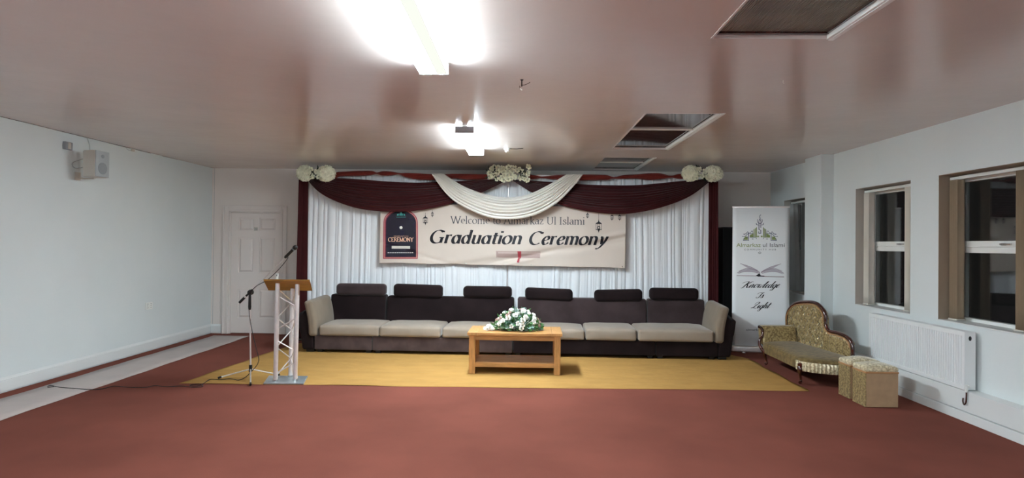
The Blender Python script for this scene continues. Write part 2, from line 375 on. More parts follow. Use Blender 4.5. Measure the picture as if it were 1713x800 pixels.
# ------------------------------------------------------------------ drawn letters: each glyph is a set of pen strokes
def arcp(cx, cy, rx, ry, a0, a1, n=16): return [(cx+rx*math.cos(math.radians(a0+(a1-a0)*i/n)), cy+ry*math.sin(math.radians(a0+(a1-a0)*i/n))) for i in range(n+1)]
XH = 0.66
def glyph(ch, it=False):
    A = arcp
    sb = lambda x, y=0.0, w=0.1: [(x-w, y), (x+w, y)]
    tl = lambda x, y: [(x-0.11, y-0.03), (x, y)]
    if it: sb = lambda x, y=0.0, w=0.1: [(x-0.0, y+0.01), (x+0.10, y+0.07)]
    G = {
     'i': ([[(.13, 0), (.13, XH)], sb(.13), tl(.13, XH), [(.135, .87), (.135, .99)]], .28),
     'l': ([[(.13, 0), (.13, 1.06)], sb(.13), tl(.13, 1.06)], .28),
     'n': ([[(.12, 0), (.12, XH)], tl(.12, XH), sb(.12), A(.3, .44, .17, .21, 170, 0)+[(.47, 0)], sb(.47)], .62),
     'm': ([[(.12, 0), (.12, XH)], tl(.12, XH), sb(.12), A(.28, .44, .16, .21, 170, 0)+[(.44, 0)], sb(.44), A(.60, .44, .16, .21, 170, 0)+[(.76, 0)], sb(.76)], .9),
     'u': ([[(.12, XH)]+A(.28, .2, .16, .2, 180, 340), tl(.12, XH), [(.46, XH), (.46, 0)], tl(.46, XH), [(.46, .02), (.56, .02)]], .62),
     'r': ([[(.12, 0), (.12, XH)], sb(.12), tl(.12, XH), A(.28, .42, .16, .22, 165, 60), [(.34, .60), (.38, .60)]], .44),
     'o': ([A(.29, .33, .23, .32, 0, 360, 28)], .6),
     'e': ([[(.08, .38), (.46, .38)]+A(.28, .36, .19, .29, 5, 300, 24)[1:]], .54),
     'c': ([A(.28, .33, .2, .32, 50, 310, 24), [(.39, .56), (.42, .54)]], .5),
     'a': ([A(.24, .46, .15, .18, 150, 0, 12)+[(.39, .06), (.48, .02)], A(.22, .2, .15, .18, 30, 330, 20)], .5),
     'd': ([A(.26, .32, .19, .31, 20, 340, 22), [(.46, 1.06), (.46, .03), (.56, .02)], tl(.46, 1.06)], .62),
     't': ([[(.17, .86), (.17, .16), (.22, .03), (.3, .02), (.36, .06)], [(.04, XH-.02), (.34, XH-.02)]], .38),
     's': ([[(.36, .54), (.30, .63), (.2, .65), (.11, .58), (.11, .48), (.2, .38), (.32, .30), (.37, .2), (.34, .07), (.22, .01), (.1, .05), (.07, .15)]], .44),
     'k': ([[(.12, 0), (.12, 1.06)], tl(.12, 1.06), sb(.12), [(.15, .32), (.42, XH)], sb(.40, XH, .09), [(.22, .38), (.48, 0)], sb(.48)], .56),
     'z': ([[(.08, .58), (.08, .64), (.4, .64), (.07, .03), (.42, .03), (.44, .12)]], .5),
     'y': ([[(.08, .63), (.18, .6), (.27, .06)], [(.5, XH), (.44, .30), (.24, -.12), (.06, -.30), (-.04, -.26)]], .56),
     'h': ([[(.12, 0), (.12, 1.06)], A(.3, .42, .16, .22, 170, 0)+[(.46, 0)]], .6),
     'W': ([[(.04, 1), (.32, 0)], [(.32, 0), (.56, 1)], [(.54, 1), (.82, 0)], [(.82, 0), (1.08, 1)], sb(.05, 1), sb(.56, 1), sb(1.08, 1)], 1.12),
     'A': ([[(.06, 0), (.38, 1)], [(.38, 1), (.72, 0)], [(.18, .36), (.58, .36)], sb(.06), sb(.72)], .8),
     'U': ([[(.14, 1)]+A(.4, .3, .26, .3, 180, 360)+[(.66, 1)], sb(.14, 1, .12), sb(.66, 1, .12)], .84),
     'I': ([[(.18, 0), (.18, 1)], sb(.18, 0, .12), sb(.18, 1, .12)], .38),
     'G': ([A(.46, .5, .38, .5, 48, 320, 26)+[(.74, .14)], [(.74, .02), (.74, .42)], [(.58, .43), (.86, .43)], [(.71, .86), (.74, .97)]], .92),
     'C': ([A(.46, .5, .38, .5, 48, 312, 26), [(.71, .84), (.74, .98)]], .82),
     'E': ([[(.14, 0), (.14, 1)], [(.04, 0), (.58, 0), (.6, .14)], [(.04, 1), (.56, 1), (.57, .86)], [(.14, .52), (.44, .52)]], .66),
     'R': ([[(.14, 0), (.14, 1)], sb(.14), [(.04, 1), (.3, 1)]+A(.32, .76, .2, .24, 90, -90)+[(.14, .52)], [(.34, .5), (.7, 0)], sb(.7, 0, .06)], .76),
     'M': ([[(.12, 0), (.14, 1)], [(.14, 1), (.48, 0)], [(.48, 0), (.82, 1)], [(.82, 1), (.84, 0)], sb(.12), sb(.84)], .98),
     'O': ([A(.44, .5, .38, .5, 0, 360, 30)], .9),
     'N': ([[(.14, 0), (.14, 1)], [(.14, 1), (.7, 0)], [(.7, 0), (.7, 1)], sb(.14), sb(.7, 1)], .86),
     'Y': ([[(.06, 1), (.36, .5)], [(.36, .5), (.68, 1)], [(.36, .5), (.36, 0)], sb(.06, 1), sb(.66, 1), sb(.36)], .74),
     ' ': ([], .3)}
    if it and ch == 'a': return ([A(.26, .32, .19, .31, 20, 340, 22), [(.46, XH), (.46, .05), (.56, .03)]], .6)
    if it and ch == 'e': return ([[(.12, .30), (.36, .38), (.42, .52), (.34, .64), (.22, .62), (.1, .42), (.1, .2), (.2, .02), (.34, .04), (.46, .16)]], .52)
    return G[ch]
SCRIPT = {      # round-hand letters, hairline joins
 'n': ([[(-.02, .1), (.1, XH*.8), (.1, 0)], [(.1, .2), (.24, .6), (.34, .5), (.34, .08), (.42, .02), (.52, .2)]], .5),
 'o': ([arcp(.2, .3, .15, .29, 60, 420, 20), [(.28, .55), (.42, .5)]], .42),
 'w': ([[(0, .5), (.08, .58), (.1, .1), (.2, .02), (.3, .2), (.3, .58)], [(.3, .2), (.36, .02), (.46, .1), (.52, .55), (.6, .5)]], .6),
 'l': ([[(-.04, .1), (.12, .6), (.18, 1.05), (.1, 1.08), (.06, .7), (.06, .1), (.14, 0), (.24, .2)]], .24),
 'e': ([[(-.02, .2), (.2, .42), (.16, .6), (.06, .45), (.06, .12), (.16, 0), (.32, .2)]], .32),
 'd': ([arcp(.16, .28, .13, .27, 40, 340, 18), [(.32, 1.1), (.3, .5), (.3, .08), (.38, 0), (.48, .2)]], .46),
 'g': ([arcp(.16, .28, .13, .27, 40, 340, 18), [(.3, .58), (.3, -.3), (.2, -.5), (.06, -.42), (.12, -.2), (.42, .16)]], .42),
 's': ([[(-.04, .05), (.14, .64), (.22, .3), (.18, .06), (.04, .04)], [(.18, .06), (.34, .2)]], .34),
 'i': ([[(-.04, .2), (.08, .58), (.08, .1), (.16, 0), (.28, .2)], [(.08, .8), (.11, .82)]], .26),
 'h': ([[(-.04, .1), (.14, .7), (.18, 1.08), (.1, 1.06), (.08, .6), (.08, 0)], [(.08, .2), (.22, .6), (.32, .5), (.32, .08), (.4, 0), (.5, .2)]], .48),
 't': ([[(-.04, .2), (.1, .6)], [(.12, .95), (.1, .1), (.18, 0), (.3, .25)], [(-.06, .64), (.3, .66)]], .3),
 'K': ([[(-.2, .75), (-.1, .95), (.15, 1.02), (.4, 1), (.3, .5), (.22, 0), (.05, -.05)], [(.9, 1), (.7, 1.02), (.35, .5)], [(.35, .5), (.5, .5), (.62, .1), (.74, 0), (.86, .12)]], .82),
 'I': ([[(-.2, .7), (0, .98), (.4, .95), (.62, 1.05), (.4, .8), (.34, .3), (.2, .02), (-.05, .05), (-.02, .25)]], .56),
 'L': ([[(.1, .62), (.12, .95), (.4, 1.08), (.5, .9), (.3, .5), (.16, .1), (-.05, .02), (-.02, .16), (.3, .06), (.6, .0), (.7, .12)]], .66),
 ' ': ([], .3)}
def pen_polys(text, wt, wn, it=False, script=False, nib=18, bold=1.0):
    vs = []; fs = []; x = 0
    for ch in text:
        st, adv = SCRIPT[ch] if script else glyph(ch, it)
        for s_ in st:
            P = [(p[0], p[1]) for p in s_]
            if len(P) > 3 and not (not script and ch in 'zEW'):
                P = [(q.x, q.y) for q in catmull([(a, b, 0) for a, b in P], max(12, len(P)*3))]
            Q = [P[0]]
            for a, b in zip(P, P[1:]):
                m_ = max(1, int(math.hypot(b[0]-a[0], b[1]-a[1])/0.07)); Q += [(a[0]+(b[0]-a[0])*i/m_, a[1]+(b[1]-a[1])*i/m_) for i in range(1, m_+1)]
            P = Q; n = len(P); L = []; R_ = []
            for i in range(n):
                a = P[max(0, i-1)]; b = P[min(n-1, i+1)]; th = math.atan2(b[1]-a[1], b[0]-a[0])
                k = abs(math.sin(th-math.radians(nib)))**1.4; wd = wn+(wt-wn)*k
                if script:      # hairlines upwards, weight downwards
                    dn = (b[1]-a[1]) < 0; wd = wn+(wt-wn)*(k if dn else 0.0)
                    wd *= 1
                nx, ny = -math.sin(th)*wd/2, math.cos(th)*wd/2
                L.append((P[i][0]+nx, P[i][1]+ny)); R_.append((P[i][0]-nx, P[i][1]-ny))
            o = len(vs); vs += [(x+a, b) for a, b in L]+[(x+a, b) for a, b in R_]
            fs += [(o+i, o+i+1, o+n+i+1, o+n+i) for i in range(n-1)]
        x += adv
    sh = 0.24 if it else (0.55 if script else 0)
    return [(a+sh*b, b) for a, b in vs], fs
class Sheet:                         # a printed sheet: flat or gently waved, lives in a parent's frame
    def __init__(s, frame, v, wave=None, off=0.0025): s.fr = frame; s.v = v; s.wave = wave or (lambda u, z: 0); s.off = off; s.layer = 0
    def p(s, px, py): return s.fr.at(px, py, s.v)
    def lift(s, u, z, k=1): return (u, s.v+s.wave(u, z)-s.off-0.0016*k, z)
    def polys(s, mb, vs, fs, k=1): mb.add([s.lift(u, z, k) for u, z in vs], fs)
    def line(s, mb, pts, wpx, k=1, smooth=False):
        P = [Vector((*s.p(*q), 0)) for q in pts]
        if smooth: P = catmull(P, len(P)*6)
        w_ = wpx*abs(s.p(pts[0][0]+1, pts[0][1])[0]-s.p(*pts[0])[0])/2; n = len(P); vs = []
        for i in range(n):
            t = (P[min(n-1, i+1)]-P[max(0, i-1)]); t = t.normalized() if t.length > 0 else Vector((1, 0, 0)); nn = Vector((-t.y, t.x, 0))*w_
            vs += [(P[i].x+nn.x, P[i].y+nn.y), (P[i].x-nn.x, P[i].y-nn.y)]
        s.polys(mb, vs, [(2*i, 2*i+2, 2*i+3, 2*i+1) for i in range(n-1)], k)
    def fill(s, mb, pts, k=1):
        import bmesh
        P = [s.p(*q) for q in pts]; b = bmesh.new(); b.faces.new([b.verts.new((x, z, 0)) for x, z in P])
        for a in (0, 1):
            lo = min(p[a] for p in P); hi = max(p[a] for p in P); n = int((hi-lo)/0.02)
            for i in range(1, n+1):
                c = [0, 0, 0]; c[a] = lo+(hi-lo)*i/(n+1); no = [0, 0, 0]; no[a] = 1
                bmesh.ops.bisect_plane(b, geom=b.verts[:]+b.edges[:]+b.faces[:], plane_co=c, plane_no=no)
        b.verts.index_update(); s.polys(mb, [(v.co.x, v.co.y) for v in b.verts], [tuple(v.index for v in f.verts) for f in b.faces], k); b.free()
    def text(s, mb, pv, x0, x1, yb, cap, yb2=None, k=1):   # left, right, baseline, cap height in photo px on this sheet
        vs, fs = pv; mn = min(a for a, b in vs); mx = max(a for a, b in vs)
        a = s.p(x0, yb); b = s.p(x1, yb2 if yb2 is not None else yb); cc = s.p(x0, yb-cap)[1]-a[1]
        out = []
        for x, y in vs:
            t = (x-mn)/(mx-mn); out.append((a[0]+(b[0]-a[0])*t, a[1]+(b[1]-a[1])*t+y*cc))
        s.polys(mb, out, fs, k)
def fnt(t):
    vs, fs = font_polys(t); h = 0.73
    return [(a, b/h) for a, b in vs], fs
# number on the door
fd = Frame((DX0+DX1)/2, YB, 0); sh = Sheet(fd, 0.035, off=0.001)
MB().box(dx(424.6), dx(431.4), 0.033, 0.035, dz(386.4), dz(380)).build('number_plate', M['cream'], leaf, smooth=False)
mb = MB(); sh2 = Sheet(fd, 0.033, off=0.001); sh2.text(mb, fnt('20'), 425.4, 430.6, 385.3, 4.2); mb.build('door_number', M['logo_grey'], leaf, smooth=False, fix=False)

# ------------------------------------------------------------------ windows of the right wall
def window(n, y0, y1, fold):
    e = bpy.data.objects.new('window_%d' % n, None); C.objects.link(e); e.location = (XR, (y0+y1)/2, WZ0); struct(e)
    hy = (y1-y0)/2; hz = WZ1-WZ0; xf = 0.19; f = MB(); t = 0.042
    f.box(xf, xf+0.07, -hy, -hy+t, 0, hz); f.box(xf, xf+0.07, hy-t, hy, 0, hz); f.box(xf, xf+0.07, -hy, hy, hz-t-0.03, hz); f.box(xf, xf+0.07, -hy, hy, 0, t)
    f.box(xf-0.005, xf+0.07, -hy+t, hy-t, 0.645, 0.70); f.box(xf-0.012, xf+0.07, -hy+t, hy-t, 0.70, 0.755)
    fo = f.build('window_frame', M['upvc'], e, smooth=False, bevel=0.005)
    h = MB(); h.rbox(xf-0.03, xf-0.01, -0.09, -0.03, 0.715, 0.735, 0.006, 2); h.rbox(xf-0.04, xf-0.027, -0.16, -0.03, 0.72, 0.732, 0.005, 2)
    h.build('window_handle', M['chrome'], fo)
    MB().box(xf+0.03, xf+0.045, -hy+t, hy-t, t, 0.645).build('pane', M['glass'], e, smooth=False)
    MB().box(xf+0.03, xf+0.045, -hy+t, hy-t, 0.755, hz-t-0.03).build('pane', M['glass'], e, smooth=False)
    rv = M['reveal1'] if n == 1 else M['reveal2']
    MB().box(0.002, xf, hy-0.004, hy-0.0005, 0.012, hz-0.001).box(0.002, xf, -hy+0.0005, -hy+0.004, 0.012, hz-0.001).box(0.002, xf, -hy, hy, hz-0.004, hz-0.0005).build('reveal', rv, e, smooth=False)
    MB().box(0, xf, -hy, hy, 0, 0.012).build('window_sill', M['trim'], e, smooth=False, bevel=0.003)
names = {1: 'vertical louvre blind drawn open at the window nearest the camera', 2: 'pale vertical louvre blind drawn open at the middle window, above the radiator', 3: 'grey vertical louvre blind bunched in the far window behind the upright banner'}
for n, (y0, y1) in enumerate(wins, 1):
    window(n, y0, y1, 0)
    t = thing('vertical_blind', names[n], 'blind', (XR+0.11, y0, WZ0), 0, 'vertical blinds of the three windows')
    W_ = y1-y0
    MB().box(-0.018, 0.018, 0.02, W_-0.02, 1.328, 1.356).build('headrail', M['upvc'], t, smooth=False, bevel=0.004)
    def slats(yc, cnt, dirn, tilt, splay=0):
        for k in range(cnt):
            mb = MB(); y = yc+dirn*k*0.012; a = math.radians(tilt); hwid = 0.044
            def g(i, j, y=y, a=a, k=k):
                z = 0.03+1.297*j; o = (i-0.5)*2*hwid; bow = 0.006*(1-(2*i-1)**2); lean = splay*(1-j)*0.3*k
                return (0.0+o*math.cos(a)*1.0, y+o*math.sin(a)+bow+lean*dirn, z)
            mb.grid(g, 6, 8); mb.build('slat', M[{1: 'blind1', 2: 'blind', 3: 'blind3'}[n]], t, solid=0.0012)
        mb = MB(); mb.rbox(-0.045, 0.045, yc+dirn*0.0-0.008, yc+dirn*cnt*0.012+0.004 if dirn > 0 else yc+0.008, 0.016, 0.03, 0.003, 1) if dirn > 0 else mb.rbox(-0.045, 0.045, yc-cnt*0.012, yc+0.008, 0.016, 0.03, 0.003, 1)
        mb.build('bottom_weight', M['cream'], t)
    slats(W_-0.05, 9, -1, 12, 0.05 if n == 3 else 0)
    if n != 3: slats(0.13, 8, 1, 10)
    else: slats(W_-0.40, 1, -1, 35, 0.0)

# ================================================================== LIGHTS
def fluorescent(name, label, y0, y1, dim=False):
    L = (y1-y0)/2; t = thing(name, label, 'ceiling light', (-0.585, (y0+y1)/2, ZC), 0, 'fluorescent battens along the ceiling')
    MB().box(-0.03, 0.03, -L+0.006, L-0.006, -0.045, -0.001).build('spine', M['upvc'], t, smooth=False, bevel=0.003)
    mb = MB(); z0, z1, hw_ = -0.084, -0.022, 0.093
    mb.prism([(-hw_, z1), (-hw_+0.004, z0+0.008), (-hw_+0.012, z0), (hw_-0.012, z0), (hw_-0.004, z0+0.008), (hw_, z1), (hw_-0.003, z1), (hw_-0.008, z0+0.010), (hw_-0.014, z0+0.004), (-hw_+0.014, z0+0.004), (-hw_+0.008, z0+0.010), (-hw_+0.003, z1)], -L+0.006, L-0.006, 'xz')
    if dim: mb.box(0.022, hw_-0.003, -L+0.007, L-0.007, z0-0.002, z0-0.0005); mb.box(-0.012, 0.0218, -L+0.007, L-0.007, z0-0.002, z0-0.0005); mb.box(-hw_+0.006, -0.0125, -L+0.007, L-0.007, z0-0.002, z0-0.0005)
    o = mb.build('diffuser', [M['tray'], M['side'], M['pale'], M['mid']], t, smooth=False)
    for p in o.data.polygons:
        if abs(p.normal.x) > 0.6: p.material_index = 1
        if dim and p.normal.z < -0.9 and p.center.z < z0-0.001 and p.center.x > -0.012: p.material_index = 2 if p.center.x > 0.022 else 3
    for s_ in (-1, 1): MB().rbox(-hw_-0.003, hw_+0.003, s_*L-0.005, s_*L+0.005, z0-0.003, -0.018, 0.004, 2).build('end_cap', M['grey_plastic'], t)
    for s_ in (-1, 1): MB().tube([(s_*0.06, -L+0.01, -0.032), (s_*0.06, L-0.01, -0.032)], 0.013, 12).build('tube', M['tube'], t)
    return t
fluorescent('fluorescent_light', 'lit fluorescent batten overhead, the nearer of the two in view, cut by the top edge', 2.46, 4.06, True)
fluorescent('fluorescent_light', 'lit fluorescent batten further away, in front of the flower-topped stage drapes', 6.22, 7.8)
fluorescent('fluorescent_light', 'assumed lit fluorescent batten, out of view, above and behind the viewer, first before the near one', -1.3, 0.3)  # unseen batten, assumed to continue the row and kept for its light
fluorescent('fluorescent_light', 'assumed lit fluorescent batten, out of view, at the rear end of the hall', -4.0, -2.6)  # another unseen batten, assumed and kept to help light the hall

# small things on the ceiling
t = thing('ceiling_sensor', 'small white dome sensor on the ceiling right of the further fluorescent batten', 'sensor', (-0.2, 7.75, ZC))
MB().lathe([(0.042, -0.001), (0.042, -0.015), (0.03, -0.022)], n=20).build('base', M['upvc'], t)
MB().lathe([(0.028, -0.02), (0.028, -0.04), (0.018, -0.05), (0.005, -0.052)], n=20).build('dome', M['upvc'], t)
MB().tube([(0.03, 0, -0.006), (0.12, 0.02, -0.004), (0.2, -0.03, -0.004)], 0.0025, 6).build('wire', M['dark'], t)
t = thing('ceiling_hook', 'broken wire bracket with a loose white tip hanging from the ceiling centre', 'bracket', (-0.015, 4.5, ZC))
MB().lathe([(0.012, -0.001), (0.012, -0.004), (0.003, -0.005)], n=12).tube([(0, 0, -0.002), (0, 0, -0.05)], 0.004, 8).build('stem', M['dark'], t)
MB().tube([(0, 0, -0.04), (0.025, 0, -0.038), (0.06, 0, -0.02)], 0.0022, 6).tube([(-0.014, 0, -0.045), (-0.013, 0, -0.062)], 0.0022, 6).build('wire', M['mahog'], t)
MB().tube([(-0.012, 0, -0.064), (-0.001, 0, -0.075), (0.004, 0, -0.076)], [0.003, 0.005, 0.003], 8).build('tip', M['upvc'], t)
tag(MB().tube([(0, 0, -0.001), (0.0, 0, -0.02), (0.008, 0, -0.028), (0.014, 0, -0.02)], 0.002, 6).build('cup_hook', M['cream'], loc=(1.84, 4.48, ZC)), 'tiny screw hook in the bare ceiling between the near rooflight and right wall', 'hook')

# ------------------------------------------------------------------ left wall fittings
t = thing('wall_speaker', 'cream box speaker with a grey grille on a bracket high on the left wall', 'speaker', (-4.80, 6.97, 2.20), math.radians(84))
mb = MB(); mb.rbox(-0.1, 0.1, -0.07, 0.095, 0, 0.298, 0.018, 3, lambda p, h: Vector((p.x*(1 if p.y < 0.0 else 0.86), p.y, p.z))); mb.build('speaker_cabinet', M['cream'], t)
mb = MB(); mb.rbox(-0.098, 0.098, -0.082, -0.068, 0.004, 0.294, 0.006, 4, lambda p, h: Vector((p.x, p.y, p.z))); mb.build('grille', M['lightgrey'], t)
MB().lathe([(0.002, 0.002), (0.062, 0.0), (0.066, -0.004)], (0, -0.086, 0.1), 28, axis=(0, -1, 0)).build('woofer_cone', M['mid_grey'], t)
MB().lathe([(0.002, 0.002), (0.02, 0.0), (0.022, -0.004)], (0, -0.086, 0.235), 20, axis=(0, -1, 0)).build('tweeter', M['mid_grey'], t)
MB().tube([(0, 0.02, 0.002), (0, 0.02, -0.012), (0, 0.14, -0.014), (0, 0.225, 0.0)], 0.008, 8).lathe([(0.02, 0), (0.02, 0.006)], (0, 0.02, -0.01), 16).box(-0.04, 0.04, 0.222, 0.229, -0.03, 0.06).build('bracket', M['cream'], t)
cab = catmull([onp(145, 229, 0, XL+0.006), onp(150, 245, 0, XL+0.006), onp(147, 262, 0, XL+0.006), (XL+0.004, 6.93, 2.36), (XL+0.02, 6.95, 2.30), (-4.93, 6.98, 2.32)], 26)
tag(MB().tube(cab, 0.0035, 6).build('speaker_cable', M['lightgrey']), 'thin white cable looping from the ceiling to the wall speaker', 'cable')
t = thing('junction_box', 'small grey square box high on the left wall beside the speaker', 'switch box', (XL, 6.83, 2.49))
MB().rbox(0, 0.035, -0.055, 0.055, 0, 0.085, 0.005, 2).build('box', M['grey_plastic'], t)
MB().rbox(0.035, 0.045, -0.022, 0.02, 0.006, 0.079, 0.003, 2).build('rocker', M['cream'], t)
t = thing('wall_socket', 'double white power socket low on the left wall', 'socket', (XL, 8.40, 0.565))
MB().rbox(0, 0.012, -0.075, 0.075, 0, 0.095, 0.004, 2).build('plate', M['upvc'], t)
for s_ in (-0.037, 0.037):
    o = MB().rbox(0.012, 0.016, s_-0.008, s_+0.008, 0.068, 0.082, 0.002, 1).build('switch', M['lightgrey'], t)
    MB().box(0.0115, 0.013, s_-0.004, s_+0.004, 0.046, 0.056).box(0.0115, 0.013, s_-0.015, s_-0.008, 0.022, 0.028).box(0.0115, 0.013, s_+0.008, s_+0.015, 0.022, 0.028).build('pin_holes', M['dark'], t, smooth=False)
t = thing('cable_clip', 'small broken cable clip at the cracked top of the left wall', 'clip', (XL, 8.0, 2.655))
MB().rbox(0, 0.02, -0.03, 0.03, -0.012, 0.018, 0.004, 2).build('block', M['cream'], t)
MB().tube([(0.005, -0.03, 0.0), (0.006, -0.08, -0.01), (0.006, -0.13, 0.006)], 0.002, 6).build('wire', M['grey_plastic'], t)

# ================================================================== FLOOR COVERINGS
def sheet(name, poly_fn, nu, nv, m, th=0.003):
    return MB().grid(poly_fn, nu, nv).build(name, m, solid=th)
def run(i, j):
    y = 1.5+(9.84-1.5)*j; x = -4.855+0.567*i+0.01*math.sin(3*y)*0.5; return (x, y, 0.004+0.0015*math.sin(9*y+3*i))
tag(sheet('floor_runner', run, 4, 60, M['runner'], 0.003), 'long pale plastic runner strip laid along the left wall', 'runner')
def rug(i, j):
    xf_ = -3.58+(2.985+3.58)*i; yf_ = 6.52+0.035*i+0.012*math.sin(9*i)+0.008*math.sin(31*i)
    xb_ = -3.32+(3.02+3.32)*i; yb_ = 9.2-0.8*max(0, (i-0.93)/0.07)
    x = xf_+(xb_-xf_)*j+0.012*math.sin(17*j)*(1 if i in (0, 1) else 0); y = yf_+(yb_-yf_)*j
    z = 0.0075+0.0035*math.sin(y*13+2*math.sin(x*2.1))*math.sin(x*1.7+y)+0.003*math.sin(x*5+y*3)*math.sin(y*9-x)
    z += 0.007*math.exp(-((y-7.2-0.02*math.sin(x*2))/0.018)**2)*(0.4+0.6*(x > 1.0))
    z *= 0.55
    if y > 8.0 : z = min(z, 0.005)
    if abs(x) < 0.8 and 7.0 < y < 7.9: z = min(z, 0.005)
    return (x, y, max(z, 0.0018))
tag(sheet('floor_cloth', rug, 130, 60, M['rug'], 0.0022), 'creased yellow cloth spread on the carpet beneath the sofas and coffee table', 'rug')

# ================================================================== BACKDROP
AL = 0.0376
B = Frame(0, 9.45, -AL)
def bthing(name, label, cat, group=None): return thing(name, label, cat, (0, 9.45, 0), -AL, group)
def bat(px, py, v): return B.at(px, py, v)
uL = bat(500, 400, 0)[0]; uR = bat(1195, 400, 0)[0]; uM = bat(850, 330, 0)[0]; zT = 2.535
t = bthing('backdrop_stand', 'metal pipe frame carrying the stage drapes, showing between the flower clusters', 'stand')
for u in (uL, uM, uR):
    MB().tube([(u, 0.06, 0.01), (u, 0.06, zT)], 0.02, 12).build('upright', M['alu'], t)
    MB().rbox(u-0.10, u+0.10, -0.1, 0.2, 0.0, 0.012, 0.004, 2).build('base_plate', M['black'], t)
MB().tube([(uL-0.02, 0.06, zT), (uR+0.02, 0.06, zT)], 0.018, 12).build('crossbar', M['alu'], t)
def folds(u0, u1, lo, hi, seed, amp):
    rnd = random.Random(seed); u = u0; K = []
    while u < u1+0.2:
        st = rnd.choice([rnd.uniform(lo, hi), rnd.uniform(lo, hi), rnd.uniform(lo*0.5, lo), rnd.uniform(hi, hi*2.4)]); K.append((u, amp*rnd.uniform(0.15, 1.0)*min(1, st/0.05), rnd.uniform(0.0, 1.3)*amp)); u += st
    return K
def fold_val(K, u):                  # rounded pleats that meet in narrow creases
    for (a, b, h), (c, d, g) in zip(K, K[1:]):
        if u <= c:
            t = max(0, min(1, (u-a)/(c-a))); return (h+(g-h)*t)*0.5-b*(max(0, math.sin(math.pi*t))**0.6)
    return 0
def curtain(name, label, u0, u1, z0, z1, m, seed, v=0.0, lo=0.022, hi=0.055, amp=0.034, nu=900, group=None, taper=None, cat='curtain'):
    K = folds(u0-0.15, u1+0.15, lo, hi, seed, amp); K2 = folds(u0-0.15, u1+0.15, lo*1.3, hi*1.5, seed+9, amp)
    def g(i, j):
        z = z0+(z1-z0)*j; u = u0+(u1-u0)*i; us = u+0.012*math.sin(z*1.7+u*2)
        k = 0.012+fold_val(K, us)*(1-0.35*(1-j))+fold_val(K2, us)*(0.35*(1-j))
        if taper: u = taper(u, j)
        return (u, v+k, z)
    o = MB().grid(g, nu, 14).build(name, m, solid=0.0015); o.location = (0, 9.45, 0); o.rotation_euler[2] = -AL
    for p in o.data.polygons: p.use_smooth = True
    return tag(o, label, cat, group)
uWl = bat(510, 330, 0)[0]; uWr = bat(1189, 330, 0)[0]
curtain('stage_curtain', 'white pleated curtain forming the left half of the stage backdrop', uWl, uM-0.008, 0.02, zT-0.005, M['white_curtain'], 3, group='white backdrop curtains')
curtain('stage_curtain', 'white pleated curtain forming the right half of the stage backdrop', uM+0.008, uWr, 0.02, zT-0.005, M['white_curtain'], 5, group='white backdrop curtains')
a0 = bat(493.5, 480, -0.06)[0]; a1 = bat(512.5, 480, -0.06)[0]
curtain('side_drape', 'maroon side drape hanging down the left edge of the backdrop', a0, a1+0.01, 0.02, zT, M['maroon'], 11, v=-0.06, lo=0.02, hi=0.045, amp=0.022, nu=160, group='maroon side drapes',
        taper=lambda u, j: u+(0.035*j)*(1-(u-a0)/(a1-a0)), cat='drape')
b0 = bat(1185, 450, -0.06)[0]; b1 = bat(1203, 450, -0.06)[0]
curtain('side_drape', 'maroon side drape hanging down the right edge of the backdrop', b0, b1, 0.02, zT, M['maroon'], 13, v=-0.06, lo=0.02, hi=0.045, amp=0.022, nu=160, group='maroon side drapes',
        taper=lambda u, j: u+(-0.02*j)*((u-b0)/(b1-b0)), cat='drape')
def swag(name, label, up_px, lo_px, m, v0, nf, seed, cat='drape', group=None, bulge=0.07, amp=0.016):
    N = 90; Uc = catmull([(*bat(x, y, v0), 0) for x, y in up_px], N); Lc = catmull([(*bat(x, y, v0-0.05), 0) for x, y in lo_px], N)
    rnd = random.Random(seed); ph = [rnd.uniform(-0.03, 0.03) for _ in range(30)]
    M_ = nf*8
    def g(i, j):
        k = int(round(i*N)); a = Uc[k]; b = Lc[k]; s_ = j; p = a.lerp(b, s_)
        wob = 0.35*math.sin(3.1*i+seed)+0.3*math.sin(6*s_+seed*2+2*i)
        edge = min(1, 6*s_, 6*(1-s_)); rip = amp*(0.3+0.7*math.sin(math.pi*min(1, max(0, i))))*math.sin(2*math.pi*nf*s_**0.9+wob*1.6)
        rip += 0.35*amp*math.sin(2*math.pi*nf*2.3*s_+3*i+seed)
        vv = v0-bulge*math.sin(math.pi*s_**0.8*0.9)-0.03*s_+rip*edge
        return (p.x, vv, p.y)
    o = MB().grid(g, N, M_).build(name, m, solid=0.002); o.location = (0, 9.45, 0); o.rotation_euler[2] = -AL
    for q in o.data.polygons: q.use_smooth = True
    return tag(o, label, cat, group)
swag('swag', 'maroon swag draped across the left half of the backdrop top',
     [(512, 298), (545, 297), (600, 300), (645, 303.5), (690, 305.5), (735, 304.5), (790, 302), (852, 299)],
     [(513, 299), (532, 320), (560, 336), (600, 349), (640, 353.8), (680, 354), (720, 349), (762, 338.5), (804.5, 322.7), (852, 300)], M['maroon'], -0.12, 9, 2, group='maroon swags')
swag('swag', 'maroon swag draped across the right half of the backdrop top',
     [(855, 300), (900, 303), (928, 305), (967, 308), (1015, 310), (1070, 309.5), (1139, 303), (1188, 299)],
     [(856, 301), (890, 322), (929.6, 339.8), (960, 349), (1001, 356), (1042, 358), (1084, 352.5), (1125, 341), (1158, 326), (1188, 303)], M['maroon'], -0.12, 9, 4, group='maroon swags')
